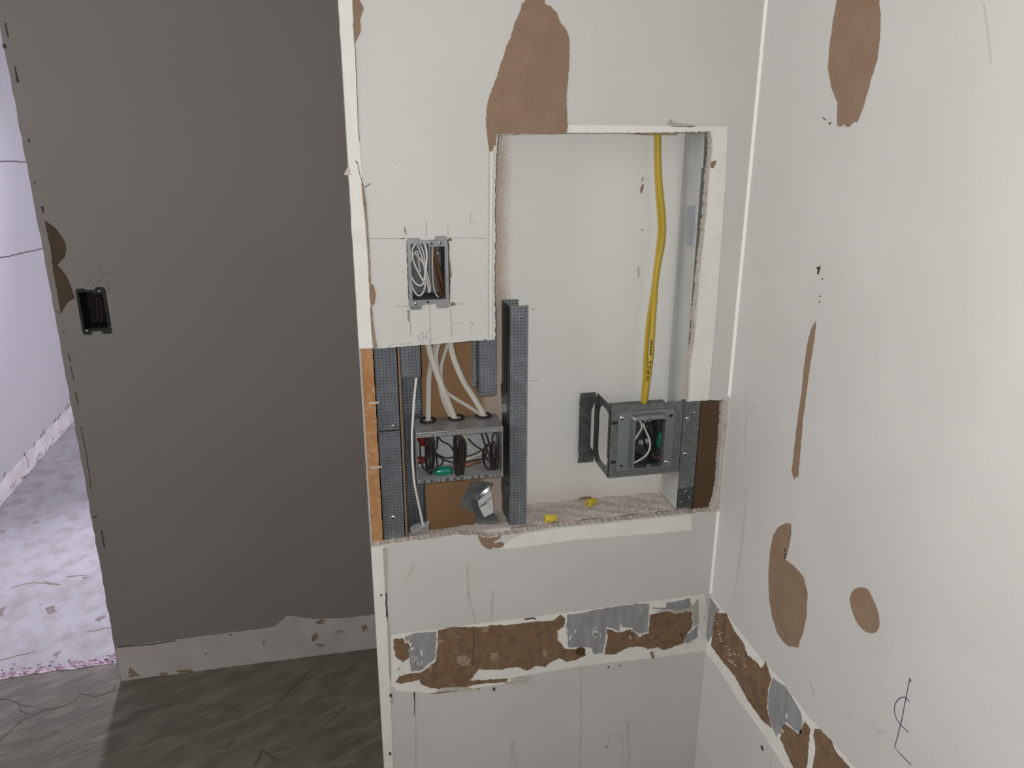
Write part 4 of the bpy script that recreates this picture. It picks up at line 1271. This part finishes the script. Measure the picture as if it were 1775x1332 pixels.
facet([(1040, 145), (1160, 130), (1290, 140), (1375, 165), (1345, 210), (1290, 260), (1180, 290), (1070, 330), (1040, 430), (1060, 540), (1120, 640), (850, 520)],
      [1.297, 1.293, 1.288, 1.285, 1.287, 1.290, 1.294, 1.297, 1.298, 1.296, 1.290, 1.298], 'main_sheet', zinc_flat)
MB().tube([F(*p, y) for p, y in zip(zc([(1036, 148), (940, 330), (848, 522)], *TM), (1.296, 1.297, 1.297))], 0.0009, 6).build('bright_edge', screwm, t)
facet([(1025, 440), (1030, 350), (1075, 310), (1180, 270), (1280, 235), (1320, 185), (1340, 240), (1250, 330), (1160, 380), (1130, 440), (1090, 400)],
      [1.288, 1.282, 1.279, 1.277, 1.277, 1.280, 1.278, 1.276, 1.275, 1.277, 1.278], 'curled_fold', zinc_ring, True)
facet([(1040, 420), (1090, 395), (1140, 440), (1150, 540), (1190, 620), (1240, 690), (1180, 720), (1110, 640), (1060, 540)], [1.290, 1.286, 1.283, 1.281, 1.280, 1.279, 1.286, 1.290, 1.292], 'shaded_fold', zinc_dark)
facet([(1140, 440), (1230, 355), (1345, 275), (1365, 400), (1378, 520), (1380, 610), (1240, 690), (1190, 590), (1155, 530)], [1.276, 1.274, 1.274, 1.272, 1.271, 1.271, 1.272, 1.274, 1.276], 'flat_tab', mat('white_zinc', (0.52, 0.53, 0.54), 0.5, 0.25, col2=(0.46, 0.47, 0.48), nscale=90), True)['label'] = 'pale scratched tab'
MB().tube([F(*p, y - 0.001) for p, y in zip(zc([(1170, 525), (1240, 470), (1345, 375)], *TM), (1.2748, 1.273, 1.2715))], 0.0005, 6).build('crease', rubber, t)
MB().tube([F(*p, y - 0.001) for p, y in zip(zc([(1160, 530), (1230, 490), (1280, 465)], *TM), (1.2748, 1.274, 1.2735))], 0.0006, 6).build('crease', rubber, t)
facet([(1085, 650), (1130, 640), (1180, 690), (1240, 690), (1385, 620), (1450, 690), (1455, 765), (1400, 790), (1120, 808), (1085, 800)], [1.300, 1.297, 1.292, 1.286, 1.280, 1.280, 1.280, 1.281, 1.290, 1.298], 'dark_block', zinc_dark)

# ------------------------------------------------------------------ device boxes let into the walls


def device_box(label, ox, oz, Y, mf, mi_, group=None, shiny=False):
    """single-gang box: ears top and bottom, open front, walls, back, two screws"""
    tt = thing('outlet_box', label, 'outlet box', (ox + 0.032, Y, oz), group)
    u = lambda x: ox + x
    v = lambda z: oz + z
    w_, h_ = 0.0640, 0.1035
    outl = [(0.0, 0.0), (0.001, -0.006), (0.019, -0.006), (0.020, 0.0012), (0.043, 0.0012), (0.044, -0.006), (0.0615, -0.006), (0.0645, -0.003), (w_, 0.02), (w_, h_ - 0.01), (0.0625, h_ + 0.0035), (0.0605, h_ + 0.0055), (0.0455, h_ + 0.0055), (0.0435, h_ + 0.0035), (0.0435, h_ - 0.0005), (0.0205, h_ - 0.0005), (0.0195, h_ + 0.0035), (0.001, h_ + 0.0035), (0.0, h_)]
    inn = [(0.0055, 0.0095), (0.0065, 0.0085), (0.058, 0.0085), (0.059, 0.0095), (0.059, h_ - 0.0115), (0.058, h_ - 0.0105), (0.036, h_ - 0.0105), (0.034, h_ - 0.0085), (0.033, h_ - 0.0055), (0.0065, h_ - 0.0055), (0.0055, h_ - 0.0065)]
    MB().plate([[(u(a_), v(b_)) for a_, b_ in outl], [(u(a_), v(b_)) for a_, b_ in inn]], front(Y), 0.0002, 0.0018).build('face_frame', mf, tt)
    d = 0.058
    x0, x1, z0, z1 = u(0.0040), u(0.0605), v(0.007), v(h_ - 0.004)
    mb_ = MB()
    mb_.box(x0, x0 + 0.0015, Y, Y + d, z0, z1)
    mb_.box(x1 - 0.0015, x1, Y, Y + d, z0, z1)
    mb_.box(x0 + 0.0015, x1 - 0.0015, Y, Y + d, z0, z0 + 0.0015)
    mb_.box(x0 + 0.0015, x1 - 0.0015, Y, Y + d, z1 - 0.0015, z1)
    mb_.build('side_walls', mi_, tt)
    MB().box(x0 + 0.0015, x1 - 0.0015, Y + d - 0.0015, Y + d, z0 + 0.0015, z1 - 0.0015).build('back_wall', mi_, tt)
    for a_, b_ in ((0.0105, 0.0035), (0.0525, h_ - 0.0045)):
        screw((u(a_), Y - 0.0018, v(b_)), tt, 0.0032)
    for a_, b_ in ((0.030, 0.0050), (0.0385, h_ - 0.0060)):
        MB().lathe((u(a_), Y - 0.0018, v(b_)), (0, -1, 0), [(0, 0.0021), (0.0004, 0.002)], 12).build('screw_hole', rubber, tt)
    if shiny:
        MB().plate([[(u(0.001), v(-0.0005)), (u(0.0195), v(-0.0005)), (u(0.0195), v(-0.0035)), (u(0.016), v(-0.0065)), (u(0.003), v(-0.0065)), (u(0.001), v(-0.004))]], front(Y), 0.0018, 0.0026).build('wall_clamp', screwm, tt, bevel=0.0005)['label'] = 'shiny clamp tab'
    return tt


device_box('grey outlet box in the white wall holding coiled white and copper wires', gx, gz, YF, boxgrey, mat('shaded_box_inside', (0.115, 0.115, 0.122), 0.5, 0.2), shiny=True)  # inside coloured darker than the frame: recess shade put into the colour
device_box('dark green outlet box in the taupe wall by the doorway', dx, dz, YW, boxgreen, boxgreen)
TG = (690, 390, 8.59)
WG = 'white wires coiled in the grey outlet box'
for label, pts, Y, cl in (
        ('white wire looped in front in the grey outlet box', [(325, 250), (245, 300), (208, 410), (235, 560), (310, 720), (380, 830), (405, 720), (425, 560), (425, 400), (395, 290)], [1.2525, 1.252, 1.252, 1.253, 1.255, 1.256, 1.254, 1.253, 1.2525, 1.2525], True),
        ('white wire looped low behind the front loop in the outlet box', [(205, 480), (180, 620), (195, 760), (255, 865), (330, 905), (385, 850), (408, 740), (385, 600), (300, 480), (250, 430)], [1.259, 1.259, 1.259, 1.259, 1.259, 1.260, 1.263, 1.266, 1.268, 1.264], True),
        ('white wire slanting down the middle of the outlet box', [(285, 290), (340, 430), (380, 600), (415, 770), (445, 900), (462, 1010)], 1.267, False),
        ('white wire hanging in a deep bow at the bottom of the outlet box', [(190, 800), (215, 930), (270, 1030), (330, 1050), (385, 980), (408, 850)], 1.266, False),
        ('white wire slanting beside the middle one in the outlet box', [(320, 280), (375, 400), (400, 560), (430, 720), (475, 880), (480, 1000)], 1.272, False),
        ('short white wire stretch high at the back of the outlet box', [(240, 420), (290, 400), (310, 560), (330, 700)], 1.275, False)):
    o = wire(None, pts, Y, 0.00165, white_wire, cl, T=TG)
    tag(o, label, 'wire', WG)
tag(wire(None, [(517, 310), (512, 500), (515, 700), (525, 880), (555, 1010), (600, 1075)], 1.262, 0.0012, cream_wire, T=TG), 'pale wire bowing down between white and copper wires in the outlet box', 'wire')
mb = MB().prism([F(*p, 1.30) for p in zc([(455, 310), (478, 310), (478, 1080), (455, 1080)], *TG)], (0, 0.004, 0))
o = mb.build('divider', boxgrey)
o.parent = [k for k in COL.objects if k.name == 'outlet_box'][0]
o.location = -Vector(o.parent.location)
CG2 = 'copper wires in the grey outlet box'
for label, pts, Y in (
        ('copper wire brightest of the fan, slanting across the outlet box', [(545, 450), (590, 600), (640, 800), (690, 1080)], 1.259),
        ('copper wire leftmost of the fan in the outlet box', [(530, 330), (550, 600), (590, 850), (640, 1060)], 1.266),
        ('copper wire second from left in the fan of the outlet box', [(540, 360), (570, 650), (610, 880), (670, 1090)], 1.263),
        ('copper wire bent at the upper right of the fan', [(590, 320), (610, 400), (560, 480), (580, 700), (625, 950)], 1.270),
        ('copper wire curving along the right of the fan', [(560, 470), (620, 640), (665, 850), (705, 1000), (700, 1100)], 1.264),
        ('copper wire deep behind the rest of the fan', [(510, 310), (540, 520), (600, 760), (660, 1000)], 1.274)):
    tag(wire(None, pts, Y, 0.0009, copper, T=TG), label, 'wire', CG2)
for i, (label, xa, xb) in enumerate((('dark wire folded at the left inside the green box', 440, 520), ('dark wire folded at the right inside the green box', 530, 600))):
    o = wire(None, [(xa, 440), (xb, 450), (xb + 20, 640), (xb + 30, 840), (xa + 50, 830), (xa + 10, 640)], 2.075, 0.002, mat('maroon_wire', (0.035, 0.016, 0.014), 0.5) if i == 0 else MATS['maroon_wire'], True, T=(120, 480, 11.1))
    tag(o, label, 'wire')

# ------------------------------------------------------------------ bracket with the square box
YP = 1.256
t = thing('box_bracket', 'galvanised stud bracket reaching left from the right stud, carrying a square box', 'mounting bracket', (0.52, YP, 0.885))
k_ = YP / 1.25
TL, TRr, BR_, BL = (F(*p, YP) for p in ((1058, 705.7), (1184.5, 695), (1176.4, 817), (1054, 829.5)))
xl, xr = (TL.x + BL.x) / 2, (TRr.x + BR_.x) / 2
zt_, zb_ = (TL.z + TRr.z) / 2, (BL.z + BR_.z) / 2
ring_hole = rrect(F(1092, 765, YP).x, F(1152, 765, YP).x, F(1120, 808, YP).z, F(1120, 716, YP).z, 0.004)


mb = MB().plate([[(xl, zb_), (xr, zb_), (xr, zt_), (xl, zt_)], ring_hole, disc(F(1159.5, 718.5, YP).x, F(1159.5, 718.5, YP).z, 0.0035, 10)], front(YP), -0.0011, 0.0)
face = mb.build('face_plate', zinc_flat, t)
# pressed stiffening ribs along the top and bottom
for p in ([(1083, 711.5), (1125, 708), (1168, 705)], [(1078, 819.5), (1120, 815.5), (1163, 811)]):
    MB().tube([F(x, y, YP) for x, y in p], 0.0011, 8).build('pressed_rib', zinc_ring, face, smooth=True)
for px_, py_ in ((1064, 733.5), (1062, 801.5)):
    c = F(px_ + 2.5, py_, YP)
    MB().plate([[(c.x + 0.0044 * math.cos(a_) - 0.003, c.z + 0.0036 * math.sin(a_)) if 0.4 < a_ < 5.9 else (c.x + 0.0075, c.z + 0.0016 * math.sin(a_) * 2.4) for a_ in [i * 2 * math.pi / 18 for i in range(18)]]], front(YP), 0, 0.0004).build('keyhole', MATS['black_rubber'], face)  # darkness of the hole put in as a black plate
# return going back to the rear sheet, with its big window
YR = 1.333
win = [(YP + 0.006, zb_ + 0.03), (YP + 0.012, zb_ + 0.020), (YP + 0.02, zb_ + 0.016), (YR - 0.028, zb_ + 0.016), (YR - 0.018, zb_ + 0.022), (YR - 0.014, zb_ + 0.035), (YR - 0.014, zt_ - 0.035), (YR - 0.018, zt_ - 0.022), (YR - 0.03, zt_ - 0.014), (YP + 0.022, zt_ - 0.014), (YP + 0.010, zt_ - 0.020), (YP + 0.005, zt_ - 0.032)]
mb = MB().plate([[(YP, zb_), (YR, zb_ + 0.001), (YR, zt_ - 0.001), (YP, zt_)], win], right(xl), -0.0011, 0.0)
mb.build('return_plate', zinc_dark, t)
xq = xl - 0.0335
hole = [(xl - 0.0005 - 0.0035, zb_ + 0.022), (xl - 0.010, zb_ + 0.032), (xl - 0.010, zt_ - 0.034), (xl - 0.0055, zt_ - 0.022), (xl - 0.004, zt_ - 0.02)]
oc = [(xq, zb_ - 0.001), (xl - 0.003, zb_ - 0.001), (xl - 0.002, zb_ + 0.006), (xl, zb_ + 0.008), (xl, zt_ - 0.008), (xl - 0.002, zt_ - 0.006), (xl - 0.003, zt_ + 0.001), (xq + 0.001, zt_ + 0.001), (xq - 0.0005, zt_ - 0.022), (xq + 0.001, zt_ - 0.024), (xq, zt_ - 0.03), (xq, zb_ + 0.022), (xq + 0.0015, zb_ + 0.018)]
mb = MB().plate([oc, hole], front(YR), -0.0011, 0.0)
foot = mb.build('foot_flange', zinc_dark, t)
for z in (zb_ + 0.016, zt_ - 0.018):
    MB().tube([(xq + 0.001, YR - 0.0004, z), (xl - 0.005, YR - 0.0004, z)], 0.0009, 6).build('pressed_rib', zinc_dark, foot, smooth=True)
# tab screwed to the stud
tab = MB().plate([[(xr, zb_ - 0.001), (xr + 0.016, zb_ - 0.001), (xr + 0.017, zb_ + 0.05), (xr + 0.017, zt_ - 0.002), (xr, zt_)]], front(1.2645), -0.0011, 0.0).build('screw_tab', zinc_flat, t)
MB().prism([(xr - 0.0003, YP, zb_), (xr + 0.0052, 1.2636, zb_), (xr + 0.0052, 1.265, zb_), (xr - 0.0003, YP + 0.0012, zb_)], (0, 0, zt_ - zb_)).build('tab_bend', mat('seam_shade_zinc', (0.04, 0.045, 0.043), 0.5, 0.4), t)  # shade along the bend painted in as near-black zinc
for p in ((1191.5, 726.5), (1187.5, 788)):
    screw(tuple(F(*p, 1.2645)), t, 0.0043)
c = F(1204, 716, YS)
screw(tuple(c), t, 0.0032)
# mud ring
YM = YP - 0.0002
pr = [F(*p, YM) for p in ((1071.5, 717), (1169, 706.5), (1164, 811), (1067.5, 815))]
rx0, rx1, rz0, rz1 = (pr[0].x + pr[3].x) / 2, (pr[1].x + pr[2].x) / 2, (pr[3].z + pr[2].z) / 2, (pr[0].z + pr[1].z) / 2
rc = [F(*p, YM) for p in ((1092, 719.6), (1152, 713.5), (1146.7, 807), (1089.5, 813))]
cx0, cx1, cz0, cz1 = (rc[0].x + rc[3].x) / 2, (rc[1].x + rc[2].x) / 2, (rc[3].z + rc[2].z) / 2, (rc[0].z + rc[1].z) / 2
ring = MB().plate([rrect(rx0, rx1, rz0, rz1, 0.006), rrect(cx0 + 0.001, cx1 - 0.001, cz0 + 0.001, cz1 - 0.001, 0.004)], front(YM), 0.0, 0.0014).build('mud_ring', zinc_ring, t)
mb = MB()
q0, q1 = rrect(cx0, cx1, cz0, cz1, 0.005), rrect(cx0 + 0.007, cx1 - 0.0025, cz0 + 0.004, cz1 - 0.009, 0.0035)
q15 = rrect(cx0 + 0.002, cx1 - 0.001, cz0 + 0.0015, cz1 - 0.002, 0.005)
n = len(q0)
vs, fs = [], []
for lp, d in ((q0, 0.001), (q15, 0.0095), (rrect(cx0 + 0.004, cx1 - 0.0018, cz0 + 0.0028, cz1 - 0.0045, 0.004), 0.0115), (q1, 0.0112), (q1, -0.004)):
    vs += [(u, YM - d, v) for u, v in lp]
for j in range(4):
    fs += [(j * n + i, j * n + (i + 1) % n, (j + 1) * n + (i + 1) % n, (j + 1) * n + i) for i in range(n)]
mb.add(vs, fs)
mb.build('raised_collar', zinc_ring, ring, smooth=True)
for p, r in (((1126, 727), 0.0034), ((1124.5, 808), 0.0030)):
    c = F(p[0], p[1], YM - 0.011)
    MB().lathe(c, (0, -1, 0), [(0, r + 0.001), (0.0008, r + 0.001)], 16).build('screw_ear', zinc_ring, ring)
    MB().lathe(c + Vector((0, -0.0008, 0)), (0, -1, 0), [(0, r * 0.5), (0.0004, r * 0.5)], 12).build('screw_hole', rubber, ring)
for p in ((1078, 726), (1155, 802)):
    screw(tuple(F(*p, YM - 0.0014)), ring, 0.0044)
for p, r in (((1077, 808), 0.0022), ((1163.5, 721), 0.0028), ((1167.5, 792), 0.0012)):
    c = F(*p, YM - 0.0014)
    MB().plate([disc(c.x, c.z, r, 12, 1.4)], front(YM - 0.0014), 0, 0.0004).build('slot', rubber, ring)
# the box itself behind the plate
mb = MB()
x0, x1, z0, z1, d = rx0 + 0.002, rx1 - 0.002, rz0 + 0.003, rz1 - 0.002, 0.055
y0 = YP + 0.0012
mb.box(x0, x0 + 0.0012, y0, y0 + d, z0, z1)
mb.box(x1 - 0.0012, x1, y0, y0 + d, z0, z1)
mb.box(x0 + 0.0012, x1 - 0.0012, y0, y0 + d, z0, z0 + 0.0012)
mb.box(x0 + 0.0012, x1 - 0.0012, y0, y0 + d, z1 - 0.0012, z1)
mb.box(x0 + 0.0012, x1 - 0.0012, y0 + d - 0.0012, y0 + d, z0 + 0.0012, z1 - 0.0012)
mb.build('square_box', zinc_dark, t)

# wires in the square box
TQ = (1060, 680, 6.055)
for label, pts, Y, r, m in (
        ('white wire bending down the left side inside the square box', [(275, 290), (310, 320), (315, 380), (280, 440), (245, 500)], 1.262, 0.0018, white_wire),
        ('black wire lying right beside the bent white wire in the square box', [(340, 310), (345, 380), (310, 440), (262, 500), (250, 560)], 1.266, 0.0019, black_wire),
        ('long white wire sweeping down to the lower left of the square box', [(330, 330), (360, 410), (395, 490), (405, 560), (385, 630), (330, 690), (235, 745)], 1.260, 0.0018, white_wire),
        ('black wire following the long white wire in the square box', [(345, 330), (380, 400), (412, 500), (418, 580), (395, 650), (340, 715), (250, 765)], 1.264, 0.0019, black_wire),
        ('black wire crossing the middle of the square box', [(370, 320), (350, 430), (340, 520), (370, 600), (390, 650)], 1.272, 0.002, black_wire),
        ('black wire looping at the right of the square box', [(420, 300), (450, 400), (440, 500), (460, 600), (430, 640)], 1.276, 0.002, black_wire),
        ('black wire hanging beside the green nut in the square box', [(450, 280), (470, 380), (450, 480), (425, 560), (440, 680)], 1.270, 0.002, black_wire),
        ('bare copper wire curling at the bottom right of the square box', [(425, 640), (450, 690), (490, 690), (505, 640)], 1.262, 0.0012, copper),
        ('cream cable end at the top of the square box', [(345, 262), (350, 310), (365, 360)], 1.290, 0.0035, cream_wire),
        ('black wire bundle strand low in the square box', [(250, 640), (300, 660), (290, 700), (262, 720)], 1.280, 0.0025, black_wire)):
    tag(wire(None, pts, Y, r, m, T=TQ), label, 'wire', 'wires in the square box')


def yq(x, y, Y):
    return F(*zc([(x, y)], *TQ)[0], Y)


nut('wire_nut', 'green wire nut standing at the right inside the square box', yq(505, 560, 1.280), (0.05, -0.1, 1), [(0, 0.0062), (0.006, 0.0072), (0.018, 0.0070), (0.026, 0.0055), (0.028, 0.003)], green_nut)
for label, x, y in (('pale wire nut tip at left of the pair inside the square box', 305, 525), ('pale wire nut tip at right of the pair inside the square box', 362, 512)):
    nut('wire_nut', label, yq(x, y, 1.284), (0.2, -1, 0.3), [(0, 0.0052), (0.006, 0.005), (0.010, 0.0038), (0.012, 0.002)], mat('pale_nut', (0.45, 0.43, 0.40), 0.3) if x == 305 else MATS['pale_nut'])

# ------------------------------------------------------------------ yellow cables down to the square box
CA = [(1137.5, 222), (1138, 290), (1140, 330), (1143, 370), (1144, 400), (1140, 440), (1134, 490), (1130, 520), (1124, 560), (1119.5, 614), (1118, 650), (1114, 700), (1112, 722)]
CB = [(1141, 222), (1142, 290), (1145, 330), (1149, 370), (1150, 400), (1147, 430), (1142, 455), (1137, 490), (1135, 520), (1132, 560), (1129, 614), (1124.5, 650), (1119, 690), (1116, 722)]
YG = 'yellow cables running down to the square box'
pa = spline([F(x, y, 1.3135 - 0.0125 * i / 12) for i, (x, y) in enumerate(CA)], 8)
pa = [Vector((p.x, p.y, p.z)) for p in pa]
oa = MB().tube(pa, 0.004, 12, flat=((0, 1, 0), 0.0043, 0.003)).build('cable', yellow, smooth=True)
tag(oa, 'yellow cable hanging on the left of the pair above the square box', 'cable', YG)
yb = [1.303, 1.303, 1.302, 1.301, 1.300, 1.299, 1.297, 1.295, 1.294, 1.292, 1.290, 1.288, 1.287, 1.286]
t = MB().tube(spline([F(x, y, Y) for (x, y), Y in zip(CB, yb)], 8), 0.004, 12, flat=((0, 1, 0), 0.0044, 0.003)).build('cable', yellow, smooth=True)
tag(t, 'yellow cable with black hand lettering, right of the pair above the square box', 'cable', YG)
mb = MB()
TY = (1080, 560, 8.88)
for st in ([(348, 866), (344, 886), (352, 893), (372, 868), (378, 838), (366, 822), (352, 834), (352, 852), (372, 862)], [(366, 822), (384, 812)], [(360, 788), (392, 776)], [(362, 786), (368, 716)], [(378, 780), (376, 742)],
           [(402, 650), (406, 684), (392, 702), (374, 694), (372, 660)], [(380, 606), (412, 606)], [(380, 592), (380, 622)], [(410, 580), (410, 630)],
           [(394, 492), (424, 482)], [(396, 490), (396, 462), (408, 460), (410, 482), (420, 458), (424, 480)], [(394, 440), (428, 424)], [(394, 404), (428, 424)], [(408, 432), (408, 412)], [(396, 392), (428, 384)], [(398, 388), (426, 358)], [(398, 362), (430, 352)],
           [(402, 335), (432, 326)], [(406, 330), (430, 296)], [(406, 300), (434, 292)], [(408, 282), (436, 274)], [(420, 284), (424, 258)]):
    mb.tube([F(*p, 1.2956 - (p[1] - 560) * 0.00005 - 0.0068) for p in zc([(x + 16, y) for x, y in st], *TY)], 0.0006, 6)
mb.build('marker_writing', black_ink, t)
# slot in the top of the opening the cables come through
mb = MB()
a, b = F(1107, 232, 1.30), F(1158, 231, 1.30)
mb.box(a.x, b.x, 1.2665, 1.338, a.z - 0.001, a.z + 0.006)
o = mb.build('top_plate', mat('tan_slot', (0.30, 0.22, 0.09), 0.6))
tag(o, 'short tan plate at the top of the opening where the yellow cables enter', 'plate')

# ------------------------------------------------------------------ yellow wire nuts on the sill
NG = 'yellow wire nuts on the dusty sill'
prof = [(0, 0.0064), (0.0015, 0.0074), (0.004, 0.0076), (0.013, 0.0068), (0.019, 0.0062), (0.0225, 0.0052), (0.0235, 0.003)]


def yellow_nut_at(label, a_px, b_px):
    a_, b_ = FZ(*a_px, ZS + 0.0075), FZ(*b_px, ZS + 0.0062)
    o_ = MB().lathe(a_, b_ - a_, prof, 28, 14, 0.07).build('wire_nut', yellow_nut)
    tag(o_, label, 'wire nut', NG)
    MB().lathe(a_ - (b_ - a_).normalized() * 0.0002, b_ - a_, [(0, 0.0050), (0.0003, 0.0049)], 20).build('mouth', MATS.get('yellow_mouth') or mat('yellow_mouth', (0.42, 0.31, 0.03), 0.6), o_)
    return o_


yellow_nut_at('yellow wire nut lying level at the front edge of the sill', (944.5, 899.5), (968, 898))
yellow_nut_at('yellow wire nut lying tilted toward the back of the sill', (1018.5, 873.5), (1040, 864.5))
mb = MB()
a = F(1003, 868, YB)
mb.plate([jag(uvF([(1000, 871), (1005, 863), (1015, 860.5), (1026, 862), (1020, 870), (1008, 873)], YB), 0.004, 0.0005, 4)], front(YB), -0.0002, 0.0006)
mb.build('torn_paper_patch', kraft, wall_cavity)
